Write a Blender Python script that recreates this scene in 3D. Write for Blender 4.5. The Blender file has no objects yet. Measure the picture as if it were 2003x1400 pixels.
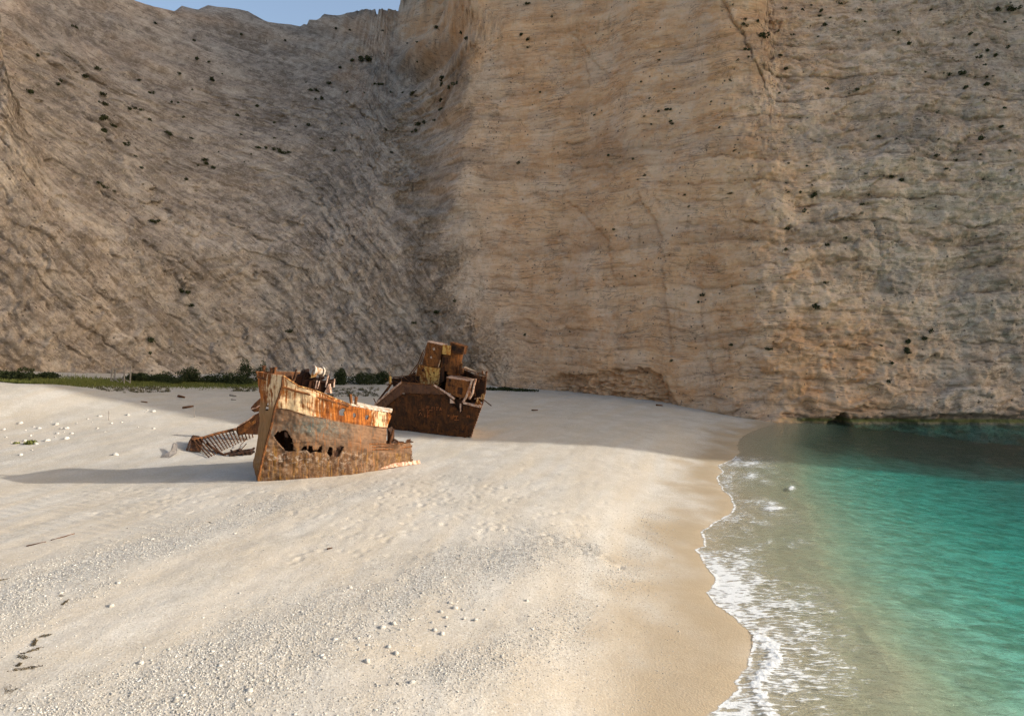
import bpy, bmesh, math, random
import numpy as np
from mathutils import Vector, Matrix

R = math.radians
sc = bpy.context.scene
C = sc.collection
rng = np.random.default_rng(7)
random.seed(7)

# ------------------------------------------------------------------ camera
W, H, F = 2003.0, 1400.0, 1335.0
CAMH = 12.0
PITCH = math.atan(50.0 / F)
cam_d = bpy.data.cameras.new('camera')
cam_d.sensor_width = 36.0
cam_d.sensor_fit = 'HORIZONTAL'
cam_d.lens = 36.0 * F / W
cam_d.clip_start = 0.3
cam_d.clip_end = 5000
cam = bpy.data.objects.new('camera', cam_d)
C.objects.link(cam)
cam.location = (0, 0, CAMH)
cam.rotation_euler = (R(90) - PITCH, 0, 0)
sc.camera = cam

# ------------------------------------------------------------------ sky, sun, exposure
SUN_AZ = R(-4.0)            # measured from +x towards +y
SUN_EL = R(22.0)
sun_dir = Vector((math.cos(SUN_EL) * math.cos(SUN_AZ), math.cos(SUN_EL) * math.sin(SUN_AZ), math.sin(SUN_EL)))
world = bpy.data.worlds.new('World')
sc.world = world
world.use_nodes = True
wn = world.node_tree
bg = wn.nodes['Background']
sky = wn.nodes.new('ShaderNodeTexSky')
sky.sky_type = 'NISHITA'
sky.sun_disc = False
sky.sun_elevation = SUN_EL
sky.sun_rotation = math.pi / 2 - SUN_AZ
sky.altitude = 10
sky.air_density = 1.0
sky.dust_density = 4.2
sky.ozone_density = 0.5
wn.links.new(sky.outputs[0], bg.inputs[0])
bg.inputs[1].default_value = 0.122
sl = bpy.data.lights.new('sun', 'SUN')
sl.energy = 2.55
sl.angle = R(0.5)
sl.color = (1.0, 0.95, 0.88)
so = bpy.data.objects.new('sun', sl)
C.objects.link(so)
so.rotation_euler = sun_dir.to_track_quat('Z', 'Y').to_euler()
so.location = (60, 0, 60)
sc.view_settings.view_transform = 'Standard'
sc.view_settings.look = 'None'
sc.view_settings.exposure = 1.08
sc.view_settings.gamma = 1.0
sc.render.engine = 'CYCLES'
sc.cycles.use_denoising = True
sc.cycles.denoiser = 'OPENIMAGEDENOISE'
sc.cycles.denoising_input_passes = 'RGB_ALBEDO_NORMAL'
sc.cycles.denoising_prefilter = 'NONE'
sc.cycles.max_bounces = 8
sc.cycles.diffuse_bounces = 4
sc.cycles.transparent_max_bounces = 12
sc.cycles.use_adaptive_sampling = True
sc.cycles.adaptive_threshold = 0.02

# ------------------------------------------------------------------ pixel <-> world helpers
cp, sp = math.cos(PITCH), math.sin(PITCH)
def ray(px, py):
    cx = (np.asarray(px, float) - W / 2) / F
    cy = (H / 2 - np.asarray(py, float)) / F
    return cx, cp + cy * sp, -sp + cy * cp
def P(px, py, Y):
    dx, dy, dz = ray(px, py)
    k = Y / dy
    return np.stack([dx * k, np.broadcast_to(Y, np.shape(dx * k)) * 1.0, CAMH + dz * k], -1)
def PZ(px, py, z):
    dx, dy, dz = ray(px, py)
    k = (z - CAMH) / dz
    return np.stack([dx * k, dy * k, CAMH + dz * k], -1)
def proj(p):
    p = np.asarray(p, float)
    x, y, z = p[..., 0], p[..., 1], p[..., 2] - CAMH
    d = y * cp - z * sp
    u = y * sp + z * cp
    d = np.where(d < 0.1, 0.1, d)
    return W / 2 + F * x / d, H / 2 - F * u / d

# ------------------------------------------------------------------ noise
def _hash(ix, iy, iz, seed):
    h = (ix.astype(np.int64) * 374761393 + iy.astype(np.int64) * 668265263 + iz.astype(np.int64) * 2147483647 + seed * 974634777) & 0xFFFFFFFF
    h = (h ^ (h >> 13)) * 1274126177 & 0xFFFFFFFF
    return (h ^ (h >> 16)) & 0xFFFFFFFF
_G = rng.normal(size=(256, 3)); _G /= np.linalg.norm(_G, axis=1)[:, None]
def noise(x, y, z=0.0, seed=0):
    x, y, z = np.broadcast_arrays(np.asarray(x, float), np.asarray(y, float), np.asarray(z, float))
    fx, fy, fz = np.floor(x), np.floor(y), np.floor(z)
    rx, ry, rz = x - fx, y - fy, z - fz
    ux, uy, uz = [r * r * r * (r * (r * 6 - 15) + 10) for r in (rx, ry, rz)]
    out = 0
    for a in (0, 1):
        for b in (0, 1):
            for c in (0, 1):
                if c == 1 and not np.any(rz):
                    continue
                g = _G[_hash(fx + a, fy + b, fz + c, seed) & 255]
                d = g[..., 0] * (rx - a) + g[..., 1] * (ry - b) + g[..., 2] * (rz - c)
                out = out + d * (ux if a else 1 - ux) * (uy if b else 1 - uy) * (uz if c else 1 - uz)
    return out * 1.6
def fbm(x, y, z=0.0, o=4, seed=0, gain=0.5):
    s, a = 0, 1.0
    for i in range(o):
        f = 2.03 ** i
        s = s + a * noise(np.asarray(x) * f, np.asarray(y) * f, np.asarray(z) * f, seed + i * 17)
        a *= gain
    return s
def ridged(x, y, o=4, seed=0):
    s, a = 0, 1.0
    for i in range(o):
        f = 2.1 ** i
        s = s + a * (1 - np.abs(noise(np.asarray(x) * f, np.asarray(y) * f, 0.0, seed + i * 13)) * 2)
        a *= 0.5
    return s
def sstep(a, b, x):
    t = np.clip((np.asarray(x, float) - a) / (b - a), 0, 1)
    return t * t * (3 - 2 * t)
def seg_dist(x, y, poly, signed=False):
    """distance to a polyline; when signed: positive on its left-hand side"""
    poly = np.asarray(poly, float)
    best = np.full(np.shape(x), 1e18)
    sgn = np.ones(np.shape(x))
    for i in range(len(poly) - 1):
        ax, ay = poly[i]; bx, by = poly[i + 1]
        ex, ey = bx - ax, by - ay
        L2 = ex * ex + ey * ey + 1e-12
        t = np.clip(((x - ax) * ex + (y - ay) * ey) / L2, 0, 1)
        dx, dy = x - (ax + t * ex), y - (ay + t * ey)
        d = dx * dx + dy * dy
        m = d < best - 1e-12
        best = np.where(m, d, best)
        if signed:
            cr = ex * (y - ay) - ey * (x - ax)
            sgn = np.where(m, np.where(cr >= 0, 1.0, -1.0), sgn)
    d = np.sqrt(best)
    return d * sgn if signed else d
def densify(poly, step, jag=0.0, seed=0):
    poly = np.asarray(poly, float)
    seg = np.linalg.norm(np.diff(poly, axis=0), axis=1)
    L = np.concatenate([[0], np.cumsum(seg)])
    q = np.linspace(0, L[-1], max(2, int(L[-1] / step)))
    out = np.stack([np.interp(q, L, poly[:, k]) for k in range(poly.shape[1])], 1)
    if jag:
        out[:, 0] += jag * fbm(q / (step * 6), 0.3 + seed, o=3, seed=seed)
        out[:, 1] += jag * fbm(q / (step * 6), 7.3 + seed, o=3, seed=seed + 5)
    return out
def smooth_poly(poly, n):
    poly = np.array(poly, float)
    for _ in range(n):
        poly[1:-1] = 0.25 * poly[:-2] + 0.5 * poly[1:-1] + 0.25 * poly[2:]
    return poly

# ------------------------------------------------------------------ object helpers
def tag(o, label=None, cat=None, group=None, kind=None):
    if label: o['label'] = label
    if cat: o['category'] = cat
    if group: o['group'] = group
    if kind: o['kind'] = kind
    return o
def mesh_from(name, verts, faces, mat=None, smooth=True, attrs=None):
    me = bpy.data.meshes.new(name)
    verts = np.asarray(verts, np.float32)
    if isinstance(faces, np.ndarray):
        n, k = faces.shape
        me.vertices.add(len(verts)); me.vertices.foreach_set('co', verts.ravel())
        me.loops.add(n * k); me.loops.foreach_set('vertex_index', faces.astype(np.int32).ravel())
        me.polygons.add(n)
        me.polygons.foreach_set('loop_start', np.arange(0, n * k, k, dtype=np.int32))
        me.polygons.foreach_set('loop_total', np.full(n, k, np.int32))
        me.update(calc_edges=True)
        me.validate()
    else:
        me.from_pydata([tuple(v) for v in verts], [], faces)
        me.update()
    if smooth:
        me.polygons.foreach_set('use_smooth', np.ones(len(me.polygons), bool))
    for k, v in (attrs or {}).items():
        v = np.asarray(v, np.float32)
        if v.ndim == 1:
            a = me.attributes.new(k, 'FLOAT', 'POINT'); a.data.foreach_set('value', v)
        else:
            a = me.attributes.new(k, 'FLOAT_VECTOR', 'POINT'); a.data.foreach_set('vector', v.ravel())
    if mat: me.materials.append(mat)
    return me
def link(name, me, parent=None):
    o = bpy.data.objects.new(name, me)
    C.objects.link(o)
    if parent: o.parent = parent
    return o
def empty(name, loc):
    o = bpy.data.objects.new(name, None)
    o.empty_display_size = 0.3
    C.objects.link(o)
    o.location = loc
    return o
def grid_faces(nr, nc):
    i = np.arange(nr - 1)[:, None] * nc + np.arange(nc - 1)[None, :]
    i = i.ravel()
    return np.stack([i, i + 1, i + nc + 1, i + nc], 1)

# ------------------------------------------------------------------ material helpers
class NT:
    def __init__(s, name, rough=0.85, spec=0.2):
        s.m = bpy.data.materials.new(name); s.m.use_nodes = True
        s.t = s.m.node_tree
        s.b = s.t.nodes['Principled BSDF']
        s.b.inputs['Roughness'].default_value = rough
        s.b.inputs['Specular IOR Level'].default_value = spec
        s._tc = None
    def n(s, typ, **kw):
        nd = s.t.nodes.new(typ)
        for k, v in kw.items(): setattr(nd, k, v)
        return nd
    def l(s, a, b): s.t.links.new(a, b)
    def obj(s):
        if not s._tc: s._tc = s.n('ShaderNodeTexCoord')
        return s._tc.outputs['Object']
    def attr(s, name, vec=False):
        a = s.n('ShaderNodeAttribute', attribute_name=name)
        return a.outputs['Vector' if vec else 'Fac']
    def mapped(s, vec, scale=(1, 1, 1), rot=(0, 0, 0), loc=(0, 0, 0)):
        m = s.n('ShaderNodeMapping')
        m.inputs['Scale'].default_value = scale; m.inputs['Rotation'].default_value = rot; m.inputs['Location'].default_value = loc
        s.l(vec, m.inputs['Vector']); return m.outputs[0]
    def noise(s, vec, scale, detail=6, rough=0.6, dist=0.0):
        nd = s.n('ShaderNodeTexNoise')
        nd.inputs['Scale'].default_value = scale; nd.inputs['Detail'].default_value = detail
        nd.inputs['Roughness'].default_value = rough; nd.inputs['Distortion'].default_value = dist
        s.l(vec, nd.inputs['Vector']); return nd.outputs['Fac']
    def voro(s, vec, scale, feature='F1', out='Distance', rnd=1.0):
        nd = s.n('ShaderNodeTexVoronoi', feature=feature)
        nd.inputs['Scale'].default_value = scale; nd.inputs['Randomness'].default_value = rnd
        s.l(vec, nd.inputs['Vector']); return nd.outputs[out]
    def ramp(s, fac, stops, interp='LINEAR'):
        nd = s.n('ShaderNodeValToRGB'); cr = nd.color_ramp; cr.interpolation = interp
        while len(cr.elements) < len(stops): cr.elements.new(0.5)
        for e, (p, c) in zip(cr.elements, stops):
            e.position = p
            e.color = (c, c, c, 1) if not hasattr(c, '__len__') else (*c, 1)
        s.l(fac, nd.inputs[0]); return nd.outputs[0]
    def math(s, op, a, b=None, clamp=False):
        nd = s.n('ShaderNodeMath', operation=op, use_clamp=clamp)
        for i, v in enumerate((a, b)):
            if v is None: continue
            if isinstance(v, (int, float)): nd.inputs[i].default_value = v
            else: s.l(v, nd.inputs[i])
        return nd.outputs[0]
    def mix(s, fac, a, b, blend='MIX'):
        nd = s.n('ShaderNodeMix', data_type='RGBA', blend_type=blend)
        for i, v in ((0, fac), (6, a), (7, b)):
            if isinstance(v, (int, float)): nd.inputs[i].default_value = v if i == 0 else (v, v, v, 1)
            elif isinstance(v, tuple): nd.inputs[i].default_value = (*v, 1)
            else: s.l(v, nd.inputs[i])
        return nd.outputs[2]
    def bump(s, h, strength=0.5, dist=0.1, prev=None):
        nd = s.n('ShaderNodeBump'); nd.inputs['Strength'].default_value = strength; nd.inputs['Distance'].default_value = dist
        s.l(h, nd.inputs['Height'])
        if prev is not None: s.l(prev, nd.inputs['Normal'])
        return nd.outputs[0]
    def done(s, col=None, nrm=None, rough=None):
        if col is not None:
            if isinstance(col, tuple): s.b.inputs['Base Color'].default_value = (*col, 1)
            else: s.l(col, s.b.inputs['Base Color'])
        if nrm is not None: s.l(nrm, s.b.inputs['Normal'])
        if rough is not None: s.l(rough, s.b.inputs['Roughness'])
        return s.m

# ================================================================== TERRAIN
# shoreline (edge of the swash), seen from left to right as it runs away from the camera
shore_px = [(1345, 1440), (1382, 1398), (1421, 1368), (1446, 1350), (1435, 1331), (1464, 1308), (1469, 1286), (1476, 1245),
            (1442, 1212), (1405, 1185), (1385, 1161), (1403, 1142), (1396, 1126), (1371, 1087), (1357, 1075), (1380, 1068),
            (1373, 1041), (1394, 1023), (1426, 1007), (1435, 995), (1432, 975), (1412, 956), (1401, 933), (1416, 922),
            (1403, 911), (1432, 899), (1446, 885), (1440, 870), (1452, 852), (1484, 838), (1512, 829)]
sp_ = np.array(shore_px, float)
shore_w = PZ(sp_[:, 0], sp_[:, 1], 0.0)[:, :2]
shore_full = np.concatenate([np.array([(60, -260), (34, -120), (20, -60), (12, -30), (7, -8), (5.2, 6), (5.4, 14)]), shore_w, np.array([(37, 93), (45, 103), (60, 120), (90, 160)])])
shore_det = np.concatenate([shore_full[:7], densify(shore_w, 0.22, 0.13, 3), shore_full[-4:]])
shore_smooth = smooth_poly(densify(shore_full, 1.0), 60)

def dist_shore(x, y):
    """signed distance inland (+) / seaward (-)"""
    D = seg_dist(x, y, shore_smooth, True)
    near = np.abs(D) < 6
    out = D.copy()
    if near.any():
        Dd = seg_dist(x[near], y[near], shore_det, True)
        w = sstep(6, 1.5, np.abs(D[near]))
        out[near] = Dd * w + D[near] * (1 - w)
    return out

gctl = [(505, 941, 2.0), (819, 906, 1.75), (921, 857, 1.9), (758, 838, 2.35), (650, 924, 1.9),
        (0, 1400, 1.9), (400, 1400, 1.6), (800, 1400, 1.2), (1100, 1400, .75), (0, 1150, 2.1), (400, 1050, 2.0), (800, 1050, 1.7),
        (1100, 1000, 1.25), (1230, 1000, 0.9), (1250, 1150, .75), (0, 948, 1.85), (250, 948, 1.85), (0, 880, 2.5), (300, 868, 2.5), (440, 870, 2.3),
        (0, 820, 3.6), (0, 795, 4.6), (180, 790, 4.5), (330, 800, 3.85), (490, 810, 3.2), (0, 752, 6.3), (80, 754, 6.2), (150, 756, 5.9),
        (250, 755, 5.3), (500, 752, 4.5), (700, 758, 3.8), (830, 760, 3.4),
        (1000, 762, 2.8), (1180, 780, 2.2), (1290, 792, 1.6), (1400, 814, .65), (1180, 880, 1.3), (1300, 850, 1.1), (1000, 820, 2.2), (1120, 800, 2.0)]
ga = np.array(gctl)
gw = PZ(ga[:, 0], ga[:, 1], ga[:, 2])
gx = np.concatenate([gw, np.array([(-95, 20, 4), (-95, 70, 7), (-60, 5, 2.6), (-25, -10, 2.2), (-20, -60, 2.2), (-90, -60, 4), (-85, 100, 8.5), (-50, 125, 6), (0, 130, 4), (40, 130, 2)])])
ss = shore_smooth[(shore_smooth[:, 1] > -140) & (shore_smooth[:, 1] < 125)][::5]
inl = []
gx = np.concatenate([gx, np.c_[ss, np.zeros(len(ss))]])
def tps_fit(p):
    n = len(p)
    d = np.hypot(p[:, None, 0] - p[None, :, 0], p[:, None, 1] - p[None, :, 1])
    K = np.where(d > 0, d * d * np.log(d + 1e-9), 0) + np.eye(n) * 8.0
    A = np.zeros((n + 3, n + 3)); A[:n, :n] = K
    A[:n, n] = 1; A[:n, n + 1:] = p[:, :2]; A[n, :n] = 1; A[n + 1:, :n] = p[:, :2].T
    return np.linalg.solve(A, np.concatenate([p[:, 2], [0, 0, 0]]))
tw = tps_fit(gx)
def tps(x, y):
    out = tw[-3] + tw[-2] * x + tw[-1] * y
    for (a, b, _), w in zip(gx, tw[:-3]):
        d2 = (x - a) ** 2 + (y - b) ** 2 + 1e-9
        out = out + w * 0.5 * d2 * np.log(d2)
    return out
def ground_base(x, y, D=None):
    x = np.asarray(x, float); y = np.asarray(y, float)
    if D is None: D = dist_shore(x, y)
    t = np.clip(tps(np.clip(x, -110, 70), np.clip(y, -80, 140)), 0.05, 9)
    Dp = np.clip(D, 0, None)
    prof = 0.085 * Dp + 0.05 * (1 - np.exp(-Dp / 0.4))
    w = sstep(1.5, 9, D)
    land = prof * (1 - w) + np.maximum(t, 0.25) * w
    S = np.clip(-D, 0, None)
    sea = -(0.034 * S + 0.105 * np.clip(S - 5.5, 0, None) - 0.06 * np.clip(S - 21, 0, None) - .03 * np.clip(S - 45, 0, None))
    sea = np.maximum(sea, -9)
    return np.where(D >= 0, land, sea)
def at(px, py, it=16):
    """the point of the beach seen at a pixel"""
    px = np.atleast_1d(np.asarray(px, float)); py = np.atleast_1d(np.asarray(py, float))
    z = np.full(px.shape, 2.0)
    for _ in range(it):
        p = PZ(px, py, z)
        z = 0.25 * z + 0.75 * np.clip(ground_base(p[:, 0], p[:, 1]), -2, CAMH - 2)
    return PZ(px, py, z)
def at1(px, py): return at(px, py)[0]

# gravel bands (drawn in the picture's plan, then kept as ground polylines)
def gl(pts): 
    a = np.array(pts, float); return at(a[:, 0], a[:, 1])[:, :2]
gravel_lines = [(gl([(-80, 1190), (60, 1140), (200, 1090), (330, 1060), (430, 1020), (560, 975), (700, 955)]), 1.7, 1.0),
                (gl([(150, 1440), (330, 1370), (470, 1300), (600, 1230), (760, 1160), (880, 1120), (1010, 1085), (1100, 1065)]), 1.9, 1.0),
                (gl([(620, 1440), (760, 1370), (900, 1310), (1050, 1250), (1150, 1180), (1240, 1100), (1280, 1010)]), 1.1, .6),
                (gl([(-60, 1250), (90, 1180), (200, 1140)]), 1.0, .7),
                (gl([(520, 940), (640, 935), (760, 950), (900, 930), (1000, 945)]), 1.6, .35),
                (gl([(0, 900), (120, 870), (260, 850), (420, 845)]), 3.0, .3)]
def gravel_mask(x, y):
    g = 0
    wob = fbm(x / 3.0, y / 3.0, o=3, seed=41)
    for poly, wd, a in gravel_lines:
        d = seg_dist(x, y, poly)
        g = np.maximum(g, a * np.exp(-(d / (wd * 1.35)) ** 2))
    g = g * (0.9 + .7 * wob)
    return np.clip(g, 0, 1)

def ground_full(x, y):
    D = dist_shore(x, y)
    z = ground_base(x, y, D)
    inl = sstep(0.5, 8, D)
    px, py = proj(np.stack([x, y, z], -1))
    gr = gravel_mask(x, y)
    # berm relief running along the shore, cusps
    z = z + inl * (0.03 * fbm(D / 2.6 + .5 * noise(x / 9, y / 9, 0, 5), (x + y) / 14, o=3, seed=11) + 0.025 * fbm(x / 1.6, y / 1.6, o=3, seed=21))
    z = z + inl * 0.009 * fbm(x / .35, y / .35, o=2, seed=31) * (0.4 + gr)
    z = z + gr * 0.03 * inl
    # wind ripples left of the wreck
    rip = sstep(420, 300, px) * sstep(940, 965, py) * sstep(1090, 1040, py)
    z = z + rip * 0.02 * np.sin((x * .35 + y) * 2 * math.pi / 0.75 + 2.2 * noise(x / 2.2, y / 2.2, 0, 61))
    z = z + np.where(D < 0, 0.05 * sstep(1, 6, -D) * fbm(x / 1.5, y / 1.5, o=3, seed=71), 0)
    return z, D, gr, px, py

ang = np.concatenate([np.arange(-180, -42, 4.0), np.linspace(-42, 42, 900), np.arange(46, 180.1, 4.0)])
pyr = np.linspace(1430, 742, 620)
rr = (CAMH - 2.0) / np.tan(np.arctan((pyr - 650) / F))
rr = np.concatenate([[0.01, 3, 7, 11, 15], rr[rr > 17], np.linspace(rr.max() + 3, 330, 26)])
A_, R_ = np.meshgrid(np.radians(ang), rr)
X, Y = (np.sin(A_) * R_).ravel(), (np.cos(A_) * R_).ravel()
z, D, gr, px, py = ground_full(X, Y)
wet = sstep(5.6 + np.clip((38 - Y) / 5, 0, 3.2), 0.6, D + 2.4 * fbm(X / 3.5, Y / 3.5, o=3, seed=81) + .5)
wet = np.where(D < 0, 1, wet)
peach = np.clip(0.5 + 1.1 * fbm(X / 5, D / 1.8, o=3, seed=91), 0, 1) * sstep(1, 5, D)
pbl = lambda a, b, ra, rb: np.exp(-(((px - a) / ra) ** 2 + ((py - b) / rb) ** 2))
pw = .8 + .6 * fbm(X / 4, Y / 4, o=3, seed=93)
peach = np.clip(np.maximum(peach * .7, pw * (pbl(820, 1275, 270, 40) + .9 * pbl(540, 1085, 190, 24) + .7 * pbl(1080, 1350, 150, 60) + .6 * pbl(150, 1275, 110, 18) + .6 * pbl(760, 1030, 140, 18))), 0, 1)
gr = gr * (1 - .7 * peach)
# trails of footprints: small real dents
fp = []
for k in range(300):
    a, b = rng.normal(830, 130), rng.normal(965, 24)
    fp.append((a, b))
for k in range(70):
    t = k / 70
    fp.append((930 + 290 * t + rng.normal(0, 5), 1030 + 80 * t * t + rng.normal(0, 3)))
for k in range(160): fp.append((rng.uniform(150, 620), rng.uniform(955, 1010)))
for k in range(120): fp.append((rng.uniform(560, 1200), rng.uniform(1000, 1100)))
fp = np.array(fp); fw = at(fp[:, 0], fp[:, 1])
vis = np.where((np.abs(px - 1000) < 1100) & (py > 900) & (py < 1140))[0]
vx, vy = X[vis], Y[vis]
for (a, b, _) in fw:
    m = np.where((np.abs(vx - a) < .5) & (np.abs(vy - b) < .5))[0]
    if len(m):
        q = ((vx[m] - a) / .17) ** 2 + ((vy[m] - b) / .2) ** 2
        z[vis[m]] += -0.03 * np.exp(-q) + 0.003 * np.exp(-(np.sqrt(q) - 1.6) ** 2 * 3)

m = NT('beach_sand', 0.92, 0.15)
o = m.obj()
nA = m.noise(o, 0.35, 5, .6)
nB = m.noise(o, 2.2, 5, .65)
sp1 = m.voro(o, 14.0, out='Color')
sp1s = m.n('ShaderNodeSeparateColor'); m.l(sp1, sp1s.inputs[0])
spd = m.voro(o, 14.0)
fine = m.noise(o, 14.0, 3, .7)
dry = m.mix(m.ramp(nA, [(.42, 0.0), (.58, 1.0)]), (.445, .41, .345), (.515, .485, .425))
dry = m.mix(m.math('MULTIPLY', m.attr('peach'), 0.75), dry, (.48, .40, .29))
dry = m.mix(m.math('MULTIPLY', m.ramp(nB, [(.42, 1.0), (.6, 0.0)]), 0.35), dry, (.43, .385, .325))
grav = m.mix(sp1s.outputs[0], (.19, .18, .16), (.48, .465, .425))
gm = m.math('MULTIPLY', m.attr('gravel'), m.ramp(fine, [(.3, .55), (.6, 1.1)]), True)
col = m.mix(gm, dry, grav)
dark = m.math('MULTIPLY', m.ramp(m.voro(o, 3.1, out='Distance'), [(.06, 1.0), (.13, 0.0)]), m.ramp(m.noise(o, .5, 3, .6), [(.5, 0.0), (.62, .8)]))
g1 = m.noise(o, 9.0, 4, .75)
col = m.mix(m.math('MULTIPLY', m.ramp(g1, [(.36, .55), (.45, 0.0)]), m.math('SUBTRACT', 1.0, m.math('MULTIPLY', m.attr('peach'), .7))), col, (.27, .235, .185))
col = m.mix(m.ramp(g1, [(.56, 0.0), (.64, .6)]), col, (.62, .60, .555))
col = m.mix(dark, col, (.30, .25, .20))
wetc = m.mix(nB, (.335, .268, .178), (.41, .338, .236))
wetc = m.mix(m.ramp(m.noise(o, 11, 4, .7), [(.4, .0), (.75, .5)]), wetc, (.34, .25, .16))
seab = m.mix(m.ramp(m.noise(m.mapped(o, (.7, 1.5, 1)), .9, 5, .7, .5), [(.40, 0.0), (.60, 1.0)]), (.27, .235, .155), (.50, .455, .345))  # pale and dark flecks painted on the seabed imitate caustic light
wetc = m.mix(m.attr('deep'), wetc, seab)
wetc = m.mix(m.attr('sea_shade'), wetc, (.075, .068, .05))  # darkens the seabed below the cliff's shadow: shade painted into its colour
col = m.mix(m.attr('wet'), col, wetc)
b1 = m.bump(spd, 0.5, 0.02)
b2 = m.bump(m.noise(o, 5.0, 6, .7), 0.4, 0.03, b1)
rough = m.ramp(m.attr('wet'), [(0, .95), (1, .45)])
sand_mat = m.done(col, b2, rough)
ground = link('beach', mesh_from('beach', np.c_[X, Y, z], grid_faces(len(rr), len(ang)), sand_mat, True, {'wet': wet, 'gravel': gr, 'peach': peach, 'deep': sstep(-4, -12, D), 'sea_shade': sstep(-3, -9, D) * sstep(66, 77, Y + 4 * fbm(X / 5, Y / 5, o=3, seed=95))}))
tag(ground, 'pale sand and pebble beach curving into the cove', 'beach', kind='structure')

# ================================================================== CLIFFS
bpx = [(0, 742, 6.2), (120, 742, 5.9), (240, 742, 5.4), (380, 741, 4.9), (500, 738, 4.6), (620, 742, 4.2), (740, 746, 3.8), (830, 749, 3.4),
       (1000, 757, 2.9), (1100, 766, 2.6), (1200, 777, 2.2), (1290, 789, 1.6), (1400, 811, .6), (1500, 830, -.2), (1600, 831, -.3), (1750, 833, -.3),
       (1900, 835, -.3), (2003, 836, -.3)]
ba = np.array(bpx)
bw = PZ(ba[:, 0], ba[:, 1], ba[:, 2])[:, :2]
base_xy = np.concatenate([np.array([(-160, -80), (-130, -20), (-104, 40), (-82, 70)]), bw, np.array([(80, 88), (105, 92), (128, 88), (142, 76), (147, 64), (152, 57.5), (165, 55), (200, 54), (260, 60), (330, 80)])])
base_xy = smooth_poly(densify(base_xy, 0.5), 45)
seg = np.linalg.norm(np.diff(base_xy, axis=0), axis=1)
SL = np.concatenate([[0], np.cumsum(seg)])
bpxs, _ = proj(np.c_[base_xy, np.full(len(base_xy), 3.0)])
bpxs[:60] = -2000
i0 = int(np.argmin(np.hypot(base_xy[:, 0] - bw[0, 0], base_xy[:, 1] - bw[0, 1])))
i1 = int(np.argmin(np.hypot(base_xy[:, 0] - bw[-1, 0], base_xy[:, 1] - bw[-1, 1])))
s0, s1 = SL[i0], SL[i1]
s_s = np.concatenate([np.arange(0, s0 - 8, 2.0), np.linspace(s0 - 8, s1 + 10, 980), np.arange(s1 + 11.5, SL[-1], 1.5)])
t_s = np.concatenate([np.linspace(-3.0, 64, 430), np.linspace(64.7, 85, 22), np.linspace(87, 165, 26)])
Bx = np.interp(s_s, SL, base_xy[:, 0]); By = np.interp(s_s, SL, base_xy[:, 1])
sm = smooth_poly(base_xy, 160)
tx, ty = np.gradient(sm[:, 0]), np.gradient(sm[:, 1])
ln = np.hypot(tx, ty); nx_, ny_ = ty / ln, -tx / ln          # to the right of travel: out of the rock
Nx = np.interp(s_s, SL, nx_); Ny = np.interp(s_s, SL, ny_)
# base pixel column for every s (monotone: used only to lay out the regions)
cum = np.interp(s_s, [0, s0, *[SL[int(np.argmin(np.hypot(base_xy[:, 0] - q[0], base_xy[:, 1] - q[1])))] for q in bw[1:]], SL[-1]],
                [-900, 0, *ba[1:, 0], 3600])
S, T = np.meshgrid(s_s, t_s)
CP = np.broadcast_to(cum, S.shape) + (55 - 30 * sstep(25, 45, T)) * fbm(S / 14, T / 9, o=4, seed=91) * ((cum > 60) & (cum < 1950))
wL = sstep(900, 760, CP); wB = sstep(230, 80, CP); wR = sstep(1330, 1560, CP); wC = 1 - wL - wR
wOff = sstep(2080, 2400, CP)
Tp = np.clip(T, 0, None)
sbL = 0.30 * Tp + 0.62 * np.clip(Tp - 26, 0, None)
sbB = 0.34 * Tp
sbC = 0.15 * Tp
sbR = 0.16 * Tp + 0.30 * np.clip(Tp - 36, 0, None) * sstep(165, 60, Tp)
setb = (wL * (1 - wB)) * sbL + wB * sbB + wC * sbC + wR * (sbR * (1 - wOff) + .05 * Tp * wOff)

# skyline over the left-hand wall
sky_x = np.array([-3000, 235, 262, 300, 335, 352, 380, 410, 432, 460, 500, 545, 572, 590, 610, 640, 680, 720, 770, 806, 815, 824, 4000])
sky_y = np.array([-700, -40, 0, 10, 22, 12, 10, 12, 6, 15, 28, 41, 48, 42, 32, 25, 18, 17, 16, 10, -20, -500, -700.])
P0 = np.stack([Bx - Nx * setb, By - Ny * setb, T], -1)
P0[..., 2] = T
px0, py0 = proj(P0)
over = (py0 < np.interp(px0, sky_x, sky_y)) & (CP < 1000)
topi = np.where(over.any(0), over.argmax(0), len(t_s) - 1)
gap = py0 - np.interp(px0, sky_x, sky_y)
ci = np.arange(len(s_s)); im = np.maximum(topi - 1, 0)
ga_, gb_ = gap[im, ci], gap[topi, ci]
fr_ = np.where(over.any(0), np.clip(ga_ / (ga_ - gb_ + 1e-9), 0, 1), 1.0)
Ttop = t_s[im] * (1 - fr_) + t_s[topi] * fr_
Ttop = np.where(cum < -20, np.minimum(Ttop, 95), Ttop)
k = np.ones(5) / 5
Ttop = np.convolve(np.pad(Ttop, 2, 'edge'), k, 'valid')
kc = np.ones(31) / 31
Ts_ = np.convolve(np.pad(Ttop, 15, 'edge'), kc, 'valid'); wk_ = np.exp(-((cum - 790) / 110) ** 2)
Ttop = Ttop * (1 - wk_) + Ts_ * wk_
Ttop = Ttop + 0.7 * fbm(s_s / 4, 3.1, o=4, seed=5)

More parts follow.
